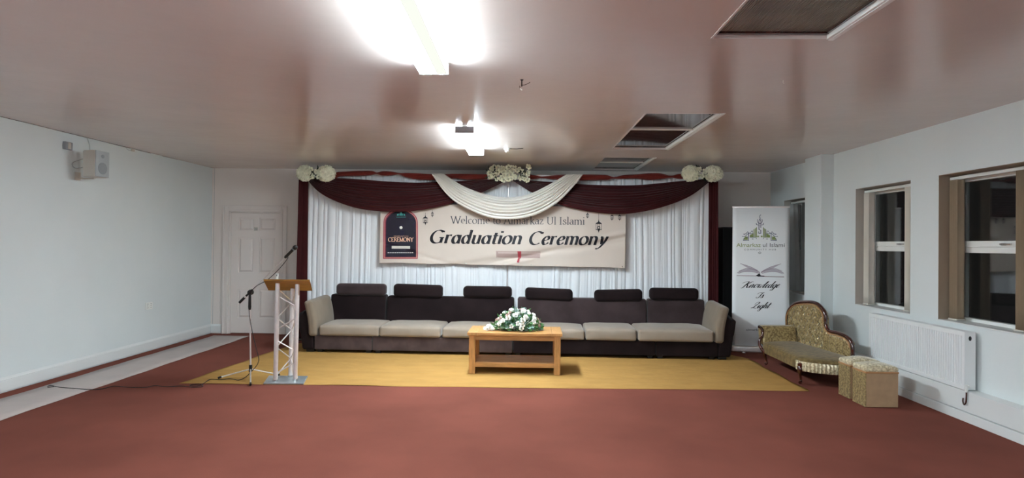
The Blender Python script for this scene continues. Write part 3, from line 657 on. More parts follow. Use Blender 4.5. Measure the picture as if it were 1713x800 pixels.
swag('swag', 'ivory white swag hanging in the centre over the maroon ones',
     [(742.6, 291), (771.5, 309.5), (801.7, 322), (832, 329), (859.5, 330), (890, 322.7), (920, 308), (947.5, 292)],
     [(722, 291), (741, 318), (762, 338), (796, 356), (824, 365), (851, 367), (879, 364), (906, 355), (936.5, 335.6), (964, 306.7), (975, 292)], M['white_swag'], -0.24, 8, 6, bulge=0.06, amp=0.021)
def garland(label, pts):   # (x px, top y px, bottom y px)
    N = 120; top = [(x, a) for x, a, b in pts]; bot = [(x, b) for x, a, b in pts]; x0, x1 = pts[0][0], pts[-1][0]
    T_ = catmull([(x, y, 0) for x, y in top], N); B_ = catmull([(x, y, 0) for x, y in bot], N)
    def ring(i, j):
        k = int(round(i*N)); a = bat(T_[k].x, T_[k].y, -0.1); b = bat(B_[k].x, B_[k].y, -0.1)
        th = 2*math.pi*j; cz = (a[1]+b[1])/2; h = (a[1]-b[1])/2; tw = 9*i
        return (a[0], -0.08-0.045*math.sin(th)*(0.35+0.65*min(1, h/0.06))+0.006*math.sin(5*th+tw*3), cz+h*math.cos(th)+0.0015*math.sin(7*th+tw*4))
    o = MB().grid(ring, N, 36).build('garland', M['maroon_lit']); o.location = (0, 9.45, 0); o.rotation_euler[2] = -AL
    return tag(o, label, 'garland', 'twisted red-brown garlands')
garland('twisted maroon cloth, tinted red-brown as if lit through, along the rail, left of the central flowers',
        [(556, 294, 300), (562, 288, 300), (570, 287, 295), (600, 285.8, 294.5), (622, 286, 292.5), (630, 288.5, 290.8), (640, 286.3, 293.5), (655, 287, 293.5), (668, 289.3, 291.8), (680, 289, 297), (700, 290, 300), (722, 291, 301.5), (745, 291, 300), (760, 290.5, 298.5), (785, 291, 301), (815, 291, 300)])
garland('twisted maroon cloth, tinted red-brown as if lit through, along the rail, right of the central flowers',
        [(884, 291.5, 300), (895, 293, 299.5), (907, 295.4, 297.6), (925, 293.5, 300), (950, 291.8, 302), (975, 292, 302), (1000, 292, 301.5), (1015, 292.5, 301), (1027, 296, 298.6), (1045, 292.5, 299), (1065, 291.5, 299), (1085, 289.6, 300.8), (1105, 290, 300), (1122, 294, 297), (1135, 291, 299), (1146, 291, 299)])
# printed cloth banner
def bwave(u, z):
    g = lambda a, w_: math.exp(-(a/w_)**2)
    d = 0.018*g(z-1.40-0.16*(u-0.55), 0.05)+0.016*g(z-1.27-0.22*(u+0.1), 0.035)-0.014*g(z-1.33-0.28*(u-0.3), 0.04)+0.008*g(z-1.22+0.30*(u+1.2), 0.03)
    return d+0.007*math.sin(u*2.6+z*3.5)+0.004*math.sin(u*9-z*6)+0.003*math.sin(u*23+math.sin(z*5))*sm(max(0, min(1, (1.45-z)/0.5)))
VB = -0.085
bn = bthing('cloth_banner', 'long cream graduation ceremony banner pinned across the white curtain', 'banner')
cTL = bat(636, 340, VB); cBL = bat(634.6, 440.3, VB); cTR = bat(1047.5, 347, VB); cBR = bat(1046, 449, VB)
def bg(i, j):
    a = Vector(cBL).lerp(Vector(cBR), i); b = Vector(cTL).lerp(Vector(cTR), i); p = a.lerp(b, j)
    sag = 0.010*math.sin(math.pi*i*5)**2*(1-j)
    return (p.x, VB+bwave(p.x, p.y), p.y+sag*0.6)
MB().grid(bg, 320, 80).build('sheet', M['banner'], bn, solid=0.001)
hem = MB()
for pa, pb in ((cBL, cBR),):
    pass
sh = Sheet(B, VB, bwave, off=0.0022)
for w_, xa, xb_ in (('Welcome', 753.6, 819.6), ('to', 824.5, 837.5), ('Almarkaz', 842, 909.5), ('Ul', 914.7, 930), ('Islami', 936, 978)):
    yy_ = lambda x: 374.3+(x-753)/225*1.6
    mb = MB(); sh.text(mb, pen_polys(w_, 0.105, 0.038), xa, xb_, yy_(xa), 12.2, yy_(xb_)); mb.build('lettering', M['ink_grey'], bn, smooth=False, fix=False)['label'] = 'word %s of the upper line' % w_
for w_, xa, xb_, ya, yb in (('Graduation', 719, 873.5, 406.6, 409), ('Ceremony', 885, 1018.5, 409.2, 410.2)):
    mb = MB(); sh.text(mb, pen_polys(w_, 0.185, 0.05, it=True), xa, xb_, ya, 21.5, yb); mb.build('lettering', M['ink'], bn, smooth=False, fix=False)['label'] = 'large black italic word '+w_
# arch print
def archpts(x0, x1, yb, ysp, ytop): 
    cx_ = (x0+x1)/2; return [(x0, yb), (x1, yb), (x1, ysp)]+[(cx_+(x1-x0)/2*math.cos(a), ysp-(ysp-ytop)*math.sin(a)) for a in [math.pi*k/16 for k in range(1, 16)]]+[(x0, ysp)]
ap = MB(); sh.fill(ap, archpts(641.2, 698.8, 433.2, 372, 349.5)); ao = ap.build('arch_print', M['poster_edge'], bn, smooth=False, fix=False)
mb = MB(); sh.fill(mb, archpts(642.8, 697.2, 431.8, 372, 351.2), 1.6); mb.build('arch_border', M['peach'], ao, smooth=False, fix=False)
mb = MB(); sh.fill(mb, archpts(643.6, 696.4, 431.2, 372, 351.9), 2.2); mb.build('arch_line', M['poster_edge'], ao, smooth=False, fix=False)
mb = MB(); sh.fill(mb, archpts(645.6, 695.8, 430, 372.5, 353.2), 3); mb.build('arch_field', M['poster'], ao, smooth=False, fix=False)
mb = MB(); sh.fill(mb, arcp(671, 381, 2.5, 2.5, 0, 345, 22), 4); mb.build('moon_print', M['moon'], ao, smooth=False, fix=False)
mb = MB(); 
for q in ([(664, 361), (664, 359), (667, 357), (667, 361)], [(668, 361), (668, 358), (671, 354.5), (674, 358), (674, 361)], [(675, 361), (675, 357), (678, 359), (678, 361)]): sh.fill(mb, q, 4)
sh.line(mb, [(663, 363.4), (679, 363.4)], 0.7, 4)
mb.build('arch_emblem', M['teal'], ao, smooth=False, fix=False)
mb = MB(); sh.text(mb, pen_polys('CEREMONY', 0.19, 0.08), 649.5, 691.5, 404.2, 6.6, k=4); mb.build('arch_lettering', M['peach'], ao, smooth=False, fix=False)
mb = MB(); sh.text(mb, fnt('GRADUATION'), 659, 683, 396.4, 2.2, k=4); mb.build('arch_lettering', M['peach'], ao, smooth=False, fix=False)
mb = MB(); sh.fill(mb, [(655.5, 416), (686, 416.3), (686, 412), (655.5, 411.7)], 4)
for k in range(14): sh.fill(mb, [(649+k*3.05, 423.6), (651.2+k*3.05, 423.6), (651.2+k*3.05, 422.3), (649+k*3.05, 422.3)], 4)
mb.build('arch_scroll', M['cream'], ao, smooth=False, fix=False)
def lantern(cx_, cy_, s_, tail):
    o = MB(); P = lambda q: [(cx_+a*s_, cy_+b*s_) for a, b in q]
    sh.line(o, P([(0, -tail), (0, -7.5)]), max(0.45, 0.09*s_))
    sh.fill(o, P([(-.8, -6), (0, -10), (.8, -6)]))
    sh.fill(o, P([(-4.6, -2.6), (4.6, -2.6), (3.4, -4.4), (1.2, -5.4), (0.8, -6.6), (-.8, -6.6), (-1.2, -5.4), (-3.4, -4.4)]))
    for a in (-4, -1.6, 1.6, 4): sh.line(o, P([(a, -2.6), (a*0.95, 5)]), 0.55*min(1, s_+0.1))
    sh.fill(o, P([(-4.4, 5.6), (4.4, 5.6), (4.2, 4.7), (-4.2, 4.7)]))
    sh.line(o, P(arcp(0, 2.6, 1.7, 2.0, 0, 360, 12)), 1.2*s_)
    sh.fill(o, P([(-1.6, 5.6), (1.6, 5.6), (.5, 8), (0, 10), (-.5, 8)]))
    o.build('lantern_print', M['ink'], bn, smooth=False, fix=False)
lantern(711.5, 368, 0.92, 13); lantern(723.3, 358.5, 0.52, 13); lantern(982.8, 360.5, 0.55, 12); lantern(1001.5, 378, 1.18, 18); lantern(1023.7, 363.5, 0.62, 10); lantern(1036.4, 363.7, 0.62, 10)
mb = MB(); sh.fill(mb, [(830, 431), (903.5, 432), (903.8, 421), (829.6, 419.8)]); so = mb.build('scroll_print', M['scroll'], bn, smooth=False, fix=False)
mb = MB(); sh.fill(mb, [(833, 424.3), (903, 425.3), (903, 422), (833, 421)], 2); sh.line(mb, arcp(832, 425.3, 2, 5.2, 60, 300), 0.6, 2); mb.build('scroll_highlight', M['scroll_light'], so, smooth=False, fix=False)
mb = MB(); sh.fill(mb, [(865.5, 420.3), (872, 420.4), (871.5, 432), (869.5, 433), (868.5, 439.6), (864.6, 439), (866.6, 432)], 3); mb.build('ribbon_print', M['ribbon'], so, smooth=False, fix=False)
for (x, y) in ((636, 437), (779, 441.5), (888.5, 443.2), (1041, 446)):
    u, z = bat(x, y, VB); MB().lathe([(0.007, -0.001), (0.007, 0.003), (0.003, 0.005)], (u, VB+bwave(u, z)-0.002, z), 10, axis=(0, -1, 0)).build('eyelet', M['chrome'], bn)

# ------------------------------------------------------------------ flowers
def petal_cup(mb, c, n, R, wd, ln, tilt, rnd, ax, curl=0.3):
    q = Vector((0, 0, 1)).rotation_difference(Vector(ax).normalized()).to_matrix()
    for k in range(n):
        a = 2*math.pi*(k+rnd.uniform(-.15, .15))/n; tl_ = tilt+rnd.uniform(-.12, .12); vs = []
        for i in range(4):
            s_ = i/3; rad = R+ln*math.sin(tl_)*s_+curl*ln*s_*s_*0.4; hh = ln*math.cos(tl_)*s_-curl*ln*s_*s_*0.3
            ww = wd*(0.45+1.1*s_-0.95*s_**3)
            for j in (-1, 0, 1):
                aa = a+j*ww/max(0.3*wd+rad, 1e-4)*0.5
                rr = rad*(1.0 if j else 0.94)
                vs.append(Vector(c)+q@Vector((rr*math.cos(aa), rr*math.sin(aa), hh)))
        mb.add(vs, [(3*i+j, 3*i+j+1, 3*i+3+j+1, 3*i+3+j) for i in range(3) for j in range(2)])
def rose(mb, c, ax, R, rnd):
    petal_cup(mb, c, 3, R*0.12, R*1.0, R*0.95, 0.05, rnd, ax, -0.1)
    petal_cup(mb, c, 4, R*0.26, R*1.5, R*1.0, 0.22, rnd, ax, 0.0)
    petal_cup(mb, c, 5, R*0.36, R*1.7, R*0.95, 0.5, rnd, ax, 0.3)
    petal_cup(mb, c, 5, R*0.40, R*1.8, R*0.85, 0.95, rnd, ax, 0.6)
def leafm(mb, c, d, ln, wd, rnd):
    d = Vector(d).normalized(); s_ = d.cross(Vector((rnd.uniform(-1, 1), rnd.uniform(-1, 1), rnd.uniform(-1, 1)))).normalized(); nn = d.cross(s_)
    vs = []
    for i, (t_, w_) in enumerate(((0, .12), (.25, .75), (.5, 1), (.75, .7), (1, .04))):
        b = Vector(c)+d*ln*t_-nn*ln*0.35*t_*t_
        vs += [b-s_*wd*w_/2+nn*wd*.12, b, b+s_*wd*w_/2+nn*wd*.12]
    mb.add(vs, [(3*i+j, 3*i+j+1, 3*i+3+j+1, 3*i+3+j) for i in range(4) for j in range(2)])
def hydrangea(c, rx, ry, rz_, rnd, n=90):
    mb = MB()
    for k in range(n):
        z = 1-2*(k+.5)/n; a = k*2.39996+rnd.uniform(-.2, .2); r = math.sqrt(max(0, 1-z*z)); d = Vector((r*math.cos(a), r*math.sin(a), z))
        if d.y > 0.45: continue
        jj = rnd.uniform(.86, 1.04); p = Vector((c[0]+d.x*rx*jj, c[1]+d.y*ry*jj, c[2]+d.z*rz_*jj)); dd = Vector((d.x/rx, d.y/ry, d.z/rz_)).normalized()+Vector((rnd.uniform(-.4, .4), rnd.uniform(-.4, .4), rnd.uniform(-.4, .4)))
        petal_cup(mb, p, 5, 0.003, 0.026, 0.025, 0.9, rnd, dd, 0.4)
    mb.lathe([(0.01, -rz_*.8), (rx*.7, -rz_*.35), (rx*.82, 0), (rx*.7, rz_*.35), (0.01, rz_*.8)], c, 14, ry=ry/rx)
    return mb
rnd = random.Random(21)
def cluster(label, px0, px1, seed, kind):
    v = -0.31; (ua, za) = bat(px0, 302, v); (ub, zb) = bat(px1, 278, v); cu_ = (ua+ub)/2; W_ = ub-ua; zc = (za+zb)/2
    rnd = random.Random(seed)
    t = thing('flower_garland', label, 'flowers', tuple(Vector((0, 9.45, 0))+Matrix.Rotation(-AL, 3, 'Z')@Vector((cu_, v, zc))), -AL, 'flower clusters on the backdrop rail')
    hz = (zb-za)/2
    fo = MB()
    if kind == 'heads':
        hydrangea((-W_*0.30, 0, 0.0), W_*0.2, 0.08, hz, rnd, 230).build('flower_head', M['petal'], t)
        hydrangea((W_*0.27, 0, -0.005), W_*0.23, 0.08, hz, rnd, 250).build('flower_head', M['petal'], t)
        spots = [(-.06, .05), (.02, .02), (-.02, -.05), (.06, -.06), (-.1, -.07)]
        for (x, z) in spots:
            mb = MB(); rose(mb, (x*W_/0.56, -0.05, z), (rnd.uniform(-.5, .5), -1, rnd.uniform(-.3, .5)), 0.032, rnd); mb.build('blossom', M['petal'], t)
        for k in range(26):
            leafm(fo, (rnd.uniform(-.12, .1)*W_/.56, rnd.uniform(-.04, .02), rnd.uniform(-.06, .06)), (rnd.uniform(-1, 1), rnd.uniform(-.6, .1), rnd.uniform(-1, 1)), 0.075, 0.028, rnd)
    else:
        for k in range(44):
            x = (k % 11-5)/10*W_*0.90+rnd.uniform(-.022, .022); row = k//11; z = (row-1.5)*hz*0.52+rnd.uniform(-.025, .025)+0.12*hz*math.sin(x*23)
            if (abs(x) > W_*0.28 and row == 3 and k % 3 == 0): continue
            mb = MB(); rose(mb, (x, -0.02-rnd.uniform(0, .03), max(-hz*1.05, min(hz*0.8, z))), (x*1.5+rnd.uniform(-.3, .3), -1, rnd.uniform(-.6, .5)), rnd.uniform(.026, .038), rnd); mb.build('blossom', M['petal'], t)
        for k in range(60):
            s_ = rnd.choice((-1, 1)); leafm(fo, (s_*rnd.uniform(.5, .95)*W_/2, rnd.uniform(-.05, .0), rnd.uniform(-.07, .05)), (s_*rnd.uniform(-.6, 1), rnd.uniform(-.6, .0), rnd.uniform(-.6, 1)), 0.065, 0.025, rnd)
    fo.build('foliage', M['leafd'], t)
cluster('cream hydrangea cluster on the top left corner of the backdrop', 497.5, 560, 1, 'heads')
cluster('cream rose cluster on the centre of the backdrop rail above the ivory swag', 815, 886, 2, 'roses')
cluster('cream hydrangea cluster on the top right corner of the backdrop', 1142, 1208, 3, 'heads')

# ================================================================== SOFAS
SO = Frame(0, 8.341, -AL)
def sthing(name, label): return thing(name, label, 'sofa', (0, 8.341, 0), -AL, 'velvet sofa sections in a row')
BK = 0.66                              # front face of the backrests
def puff(ax, a, k=1.0):
    def f(p, h):
        q = Vector(p); x, y, z = p.x/h[0], p.y/h[1], p.z/h[2]
        if ax == 'z' and p.z > 0: q.z += a*(1-x*x)*(1-y*y)*k
        if ax == 'y' and p.y < 0: q.y -= a*(1-x*x)*(1-z*z)
        return q
    return f
def base(t, u0, u1, m):
    MB().rbox(u0, u1, 0.0, 0.86, 0.045, 0.235, 0.012, 3).build('base', m, t)
    for x in (u0+0.06, u1-0.06):
        for y in (0.05, 0.80): MB().rbox(x-0.035, x+0.035, y, y+0.06, 0.004, 0.05, 0.004, 1).build('foot', M['black'], t)
def backrest(t, u0, u1, ztop, m):
    def f(p, h):
        q = Vector(p); k = (p.z+h[2])/(2*h[2]); q.y += 0.07*k
        if p.y < 0: q.y -= 0.022*(1-(p.x/h[0])**2)*(1-(p.z/h[2])**2)+0.006*math.sin(p.x*9)*math.sin(p.z*8)
        return q
    MB().rbox(u0+0.006, u1-0.006, BK, BK+0.17, 0.235, ztop, 0.03, 12, f).build('backrest', m, t)
def scush(t, u0, u1, y0, y1, z0, z1, seed=0, m='taupe'):
    rn = random.Random(seed); a, b = rn.uniform(3, 6), rn.uniform(0, 6)
    def f(p, h):
        q = Vector(p); x, y = p.x/h[0], p.y/h[1]
        if p.z > 0: q.z += 0.028*(1-x**4)*(1-y**4)+0.006*math.sin(p.x*a*2+b)*(1-y*y)
        if p.y < 0: q.y -= 0.012*(1-x*x)*(1-(p.z/h[2])**2)
        return q
    MB().rbox(u0, u1, y0, y1, z0, z1, 0.03, 10, f).build('seat_cushion', M[m], t)
def headrest(t, px0, px1, py0, py1, tilt=0.0, m='velvet_dark'):
    v = BK+0.02; (ua, z0) = SO.at(px0, py1, v); (ub, z1) = SO.at(px1, py0, v)
    def f(p, h):
        q = Vector(p); q.z += tilt*p.x; return q
    o = MB().rbox(ua, ub, v, v+0.15, z0, z1, 0.055, 5, f, b=4).build('headrest', M[m], t)
    for s_ in (0.25, 0.75):
        u = ua+(ub-ua)*s_; MB().tube([(u, v+0.08, z0-0.06), (u, v+0.08, z0+0.03)], 0.007, 8).build('post', M['chrome'], o)
U = [-2.90, -2.01, -0.117, 1.763, 2.70]
def arm(t, sd, uin):                   # sd = -1 left, +1 right; uin = inner edge of the base
    def shell(p, h):
        q = Vector(p); k = (p.z+h[2])/(2*h[2]); q.x += sd*0.075*k*(1.0 if p.x*sd > 0 else 0.8); q.z -= 0.035*(1 if p.x*sd > 0 else 0)*k
        if p.z > 0: q.z += 0.05*(p.y/h[1])
        return q
    x0, x1 = sorted((uin, uin+sd*0.17)); MB().rbox(x0, x1, 0.0, 0.86, 0.04, 0.610, 0.03, 6, shell).build('arm_shell', M['velvet_dark'], t)
    def pad(p, h):
        q = Vector(p); k = (p.z+h[2])/(2*h[2]); q.x += sd*0.075*k*k
        if p.z > 0: q.z += 0.015*(p.y/h[1])
        q.x += -sd*0.02*(1-(p.z/h[2])**2)*(1-(p.y/h[1])**2)*(1 if p.x*sd < 0 else 0)
        return q
    x0, x1 = sorted((uin-sd*0.04, uin+sd*0.08)); MB().rbox(x0, x1, -0.035, BK+0.06, 0.225, 0.712, 0.045, 8, pad, b=4).build('arm_cushion', M['taupe_arm'], t)
    for y in (0.05, 0.8): MB().rbox(min(uin+sd*0.02, uin+sd*0.13), max(uin+sd*0.02, uin+sd*0.13), y, y+0.06, 0.004, 0.045, 0.004, 1).build('foot', M['black'], t)
# left end section
t = sthing('sofa', 'end section of charcoal sofa with a taupe left arm, beside the lectern')
arm(t, -1, -2.80); base(t, -2.80, U[1]-0.006, M['velvet_base']); backrest(t, -2.84, U[1]-0.004, 0.735, M['velvet_dark'])
scush(t, -2.73, -1.915, -0.03, BK-0.012, 0.237, 0.375, 1); headrest(t, 561, 644.5, 475.5, 494.5, m='velvet')
# left middle section
t = sthing('sofa', 'wide charcoal sofa section, second from the left, partly behind the coffee table')
base(t, U[1]+0.006, U[2]-0.006, M['velvet_base']); backrest(t, U[1]+0.004, U[2]-0.02, 0.72, M['velvet_dark'])
scush(t, -1.905, -1.08, -0.035, BK-0.012, 0.237, 0.375, 2); scush(t, -1.06, -0.14, -0.03, BK-0.012, 0.237, 0.37, 3)
headrest(t, 657, 739.5, 477, 498, -0.02); headrest(t, 774, 856, 480, 498.5, 0.0)
# right middle section
t = sthing('sofa', 'wide charcoal sofa section, third from the left, right of the flower arrangement')
base(t, U[2]+0.006, U[3]-0.006, M['velvet_dark']); backrest(t, U[2]+0.02, U[3]-0.004, 0.725, M['velvet'])  # base velvet darker than on the left, shading put into its colour
scush(t, -0.09, 0.83, -0.03, BK-0.012, 0.237, 0.37, 4); scush(t, 0.845, 1.51, -0.03, BK-0.02, 0.237, 0.385, 5)
headrest(t, 878, 958.5, 483.5, 502.5, -0.03); headrest(t, 994.5, 1075.5, 485.5, 504.5, 0.03)
# right end section
t = sthing('sofa', 'end section of charcoal sofa with a taupe right arm, beside the upright banner')
arm(t, 1, 2.56); base(t, U[3]+0.006, 2.56, M['velvet_dark']); backrest(t, U[3]+0.004, 2.58, 0.725, M['velvet'])  # darker base here too, with the shading in the colour
scush(t, 1.53, 2.50, -0.05, BK-0.012, 0.24, 0.39, 6); headrest(t, 1087.5, 1170, 483, 502.5, 0.0)

# ================================================================== COFFEE TABLE + FLOWERS
t = thing('coffee_table', 'light oak coffee table with a lower shelf in front of the sofas', 'coffee table', (-0.078, 7.16, 0.0085), -0.022)
W2, D = 0.522, 0.56
for sx in (-1, 1):
    for y in (0, D-0.072):
        MB().box(min(sx*W2, sx*(W2-0.072)), max(sx*W2, sx*(W2-0.072)), y, y+0.072, 0, 0.44).build('leg', M['oakv'], t, smooth=False, bevel=0.004)
mb = MB(); mb.box(-W2+0.072, W2-0.072, 0.012, 0.034, 0.385, 0.44); mb.box(-W2+0.072, W2-0.072, D-0.034, D-0.012, 0.385, 0.44); mb.box(-W2+0.012, -W2+0.034, 0.072, D-0.072, 0.385, 0.44); mb.box(W2-0.034, W2-0.012, 0.072, D-0.072, 0.385, 0.44)
mb.build('apron', M['oak'], t, smooth=False, bevel=0.002)
mb = MB(); mb.box(-W2+0.10, W2-0.10, -0.02, D+0.02, 0.44, 0.474)
mb.build('tabletop', M['oak'], t, smooth=False, bevel=0.004)
for sx in (-1, 1): MB().box(min(sx*(W2-0.0995), sx*(W2+0.02)), max(sx*(W2-0.0995), sx*(W2+0.02)), -0.02, D+0.02, 0.44, 0.4745).build('end_board', M['oakv'], t, smooth=False, bevel=0.004)
mb = MB()
for k in range(5): y = 0.06+k*(D-0.12)/5; mb.box(-W2+0.04, W2-0.04, y+0.001, y+(D-0.12)/5-0.001, 0.105, 0.128)
mb.build('shelf', M['oak'], t, smooth=False, bevel=0.0015)
mb = MB(); mb.box(-W2+0.072, W2-0.072, 0.014, 0.036, 0.078, 0.128); mb.box(-W2+0.072, W2-0.072, D-0.036, D-0.014, 0.078, 0.128); mb.box(-W2+0.014, -W2+0.036, 0.072, D-0.072, 0.078, 0.12); mb.box(W2-0.036, W2-0.014, 0.072, D-0.072, 0.078, 0.12)
mb.build('stretcher', M['oak'], t, smooth=False, bevel=0.002)
ft = thing('flower_arrangement', 'low dome of white and dusty pink roses with green leaves on the coffee table', 'flowers', (-0.045, 7.40, 0.483))
rn = random.Random(5)
MB().lathe([(0.06, 0.0), (0.11, 0.004), (0.12, 0.03), (0.10, 0.05)], n=20, rx=1.6).build('base_dish', M['leafd'], ft)
RX, RY, RZ = 0.27, 0.19, 0.24
fo = MB(); fg = MB()
def dome():
    while True:
        z = rn.uniform(0.02, 1); a = rn.uniform(0, 2*math.pi); r = math.sqrt(1-z*z); return Vector((r*math.cos(a), r*math.sin(a), z))
for k in range(560):
    d = dome(); q = rn.uniform(.45, 1.0); p = (d.x*RX*q, d.y*RY*q, max(.012, d.z*RZ*q)); dd = Vector((d.x, d.y, d.z*0.8))+Vector((rn.uniform(-.7, .7), rn.uniform(-.7, .7), rn.uniform(-.4, .6)))
    if d.z < .15: dd.z = abs(dd.z)*0.4+.1
    leafm(fo if rn.random() < .62 else fg, p, dd, rn.uniform(.035, .062), rn.uniform(.02, .032), rn)
for s_ in (-1, 1):
    for k in range(14): leafm(fo, (s_*rn.uniform(.18, .25), rn.uniform(-.1, .1), rn.uniform(.02, .06)), (s_, rn.uniform(-.6, .6), rn.uniform(0.02, .4)), .09, .034, rn)
fo.build('foliage', M['leaf'], ft); fg.build('eucalyptus', M['leafg'], ft)['kind'] = 'stuff'
mb = MB()
for k in range(26):
    d = dome(); p = Vector((d.x*RX*.7, d.y*RY*.7, d.z*RZ*.7)); mb.tube([p, p+Vector((d.x, d.y, d.z))*0.09], 0.0016, 5); mb.lathe([(.001, -.006), (.006, 0), (.001, .006)], p+Vector((d.x, d.y, d.z))*0.092, 6)
mb.build('sprigs', M['petalw'], ft)['kind'] = 'stuff'
n = 0
for k in range(48):
    z = 0.06+0.92*((k+.5)/48); a = k*2.39996+rn.uniform(-.3, .3); r = math.sqrt(1-z*z); d = Vector((r*math.cos(a), r*math.sin(a), z))
    if d.y > 0.75: continue
    mb = MB(); p = (d.x*RX*.97, d.y*RY*1.0, .02+d.z*RZ*.92); rose(mb, p, (d.x, d.y-.25, d.z+.1), rn.uniform(.021, .030), rn)
    pink = k % 4 == 1; o = mb.build('rose', M['petalp' if pink else 'petalw'], ft); 
mb = MB()
for (x, y, z) in ((-.34, -.05, .018), (-.31, -.09, .02), (-.37, -.08, .016), (-.29, -.04, .03), (-.335, -.07, .045)): rose(mb, (x, y, z), (rn.uniform(-.5, .5), -.5, 1), .03, rn)
o = mb.build('blossom_spray', M['petalw'], ft); o['label'] = 'white blossoms lying on the table at the left'

# ================================================================== LECTERN
cL, cR, cM = fl(460.7, 641), fl(493.7, 640), fl(482.4, 635.5)
t = thing('lectern', 'aluminium truss lectern with a slanted wooden reading board at the left', 'lectern', (cL.x, cL.y, 0.006))
ln = Vector((0.012, 0, 0))             # the truss stands a little out of true
q = [fl(440.5, 644)-cL, fl(508, 644.5)-cL, fl(515, 632)-cL, fl(450, 631)-cL]
MB().prism([(p.x, p.y) for p in q], 0.0, 0.012, 'xy').build('base_plate', M['steelplate'], t, smooth=False, bevel=0.002)
ch = [Vector((0, 0, 0)), cR-cL, cM-cL]; ch = [Vector((c.x, c.y, 0.012)) for c in ch]
ch[2] += Vector((0.0, 0.06, 0)); tops = [1.04, 1.035, 0.97]
for c, z in zip(ch, tops):
    MB().tube([c, c+ln+Vector((0, 0, z))], 0.0235, 16).build('truss_tube', M['alu'], t)
    MB().lathe([(0.029, 0), (0.029, 0.02)], c, 16).build('collar', M['chrome'], t)
for a, b in ((0, 2), (1, 2), (0, 1)):
    mb = MB(); nz = 6 if (a, b) != (0, 1) else 0
    for k in range(nz):
        za, zb = 0.05+k*0.155, 0.05+(k+1)*0.155; A_, B_ = (ch[a], ch[b]) if k % 2 == 0 else (ch[b], ch[a])
        mb.tube([A_+ln*za+Vector((0, 0, za)), B_+ln*zb+Vector((0, 0, zb))], 0.0065, 8)
    if (a, b) == (0, 1):
        for k in range(4):
            za, zb = 0.08+k*0.235, 0.20+k*0.235; A_, B_ = (ch[a], ch[b]) if k % 2 == 0 else (ch[b], ch[a])
            mb.tube([A_+ln*za+Vector((0, 0, za)), B_+ln*zb+Vector((0, 0, zb))], 0.0065, 8)
    mb.build('lattice', M['alu'], t)
# reading board: high edge towards the hall, low edge towards the speaker
bx0 = onp(441, 467, 1, cL.y-0.10)-Vector((cL.x, cL.y, 0.006)); bx1 = onp(518.5, 467.3, 1, cL.y-0.10)-Vector((cL.x, cL.y, 0.006))
zt = bx0.z; yl = 0.30
lx0 = onp(449, 486, 1, cL.y+yl)-Vector((cL.x, cL.y, 0.006)); lx1 = onp(522.5, 486, 1, cL.y+yl)-Vector((cL.x, cL.y, 0.006)); zl = lx0.z
vs = [(bx0.x, -0.10, zt-0.018), (bx1.x, -0.10, zt-0.018), (lx1.x, yl, zl), (lx0.x, yl, zl), (bx0.x, -0.105, zt), (bx1.x, -0.105, zt), (lx1.x, yl-0.005, zl+0.018), (lx0.x, yl-0.005, zl+0.018)]
MB().add(vs, [(0, 3, 2, 1), (4, 5, 6, 7), (0, 1, 5, 4), (1, 2, 6, 5), (2, 3, 7, 6), (3, 0, 4, 7)]).build('reading_board', M['board'], t, smooth=False, bevel=0.003)
MB().box(lx0.x+0.012, lx1.x-0.012, yl-0.018, yl, zl+0.018, zl+0.04).build('ledge', M['board'], t, smooth=False, bevel=0.002)
t2 = thing('card_holder', 'small white clip stand on the top edge of the lectern board', 'clip', (cL.x+0.03, cL.y-0.07, 0.006+zt))
zz = zt-0.0
mb = MB(); mb.rbox(-0.014, 0.014, -0.003, 0.003, 0.0, 0.075, 0.002, 2); mb.rbox(-0.014, 0.014, -0.003, 0.03, -0.004, 0.002, 0.002, 2); mb.build('bracket', M['upvc'], t2)
MB().rbox(-0.0035, 0.0035, -0.006, -0.003, 0.045, 0.06, 0.001, 1).build('slot', M['black'], t2)
t2.location.z -= 0.014

# ================================================================== MICROPHONE STAND
pc = fl(420, 628); Cn = Vector((-2.965, 6.84, 0)); YM = Cn.y
t = thing('microphone_stand', 'black and chrome tripod microphone stand with an angled boom left of the lectern', 'microphone stand', Cn)
cl = onp(418, 491, 1, YM)-Cn
hub = Vector((0, 0, 0.115))
MB().tube([hub, cl+Vector((0, 0, -0.05))], 0.0085, 12).build('pole', M['alu'], t)
MB().tube([hub-Vector((0, 0, .05)), hub+Vector((0, 0, .03))], 0.018, 14).build('hub', M['black'], t)
MB().tube([cl-Vector((0, 0, .18)), cl-Vector((0, 0, .15)), cl-Vector((0, 0, .05)), cl], [0.013, 0.017, 0.015, 0.013], 14).build('grip', M['black'], t)
mb = MB(); mb.lathe([(0.012, -0.03), (0.03, -0.026), (0.03, -0.004), (0.024, 0.0), (0.024, 0.02), (0.012, 0.022)], cl+Vector((0.006, -0.005, 0.012)), 18, axis=(0, -1, 0)); mb.build('clutch', M['black'], t)
for f_ in (fl(419, 646), fl(366, 634.5), fl(467, 629.5)):
    d = Vector((f_.x, f_.y, 0.016))-Cn
    o = MB().tube([hub-Vector((0, 0, 0.02))+Vector((d.x, d.y, 0)).normalized()*0.015, d], 0.0075, 10).build('leg', M['alu'], t)
    dd = (d-hub).normalized(); MB().tube([d-dd*0.03, d+dd*0.008], 0.0115, 10).build('rubber_foot', M['black'], o)
b0_ = onp(401, 506, 1, YM-0.035)-Cn; b1_ = onp(484, 424, 1, YM-0.05)-Cn
MB().tube([b0_, b1_], 0.0065, 10).build('boom', M['alu'], t)
dd = (b1_-b0_).normalized(); MB().tube([b0_-dd*0.005, b0_+dd*0.075], 0.0145, 12).build('counterweight', M['black'], t)
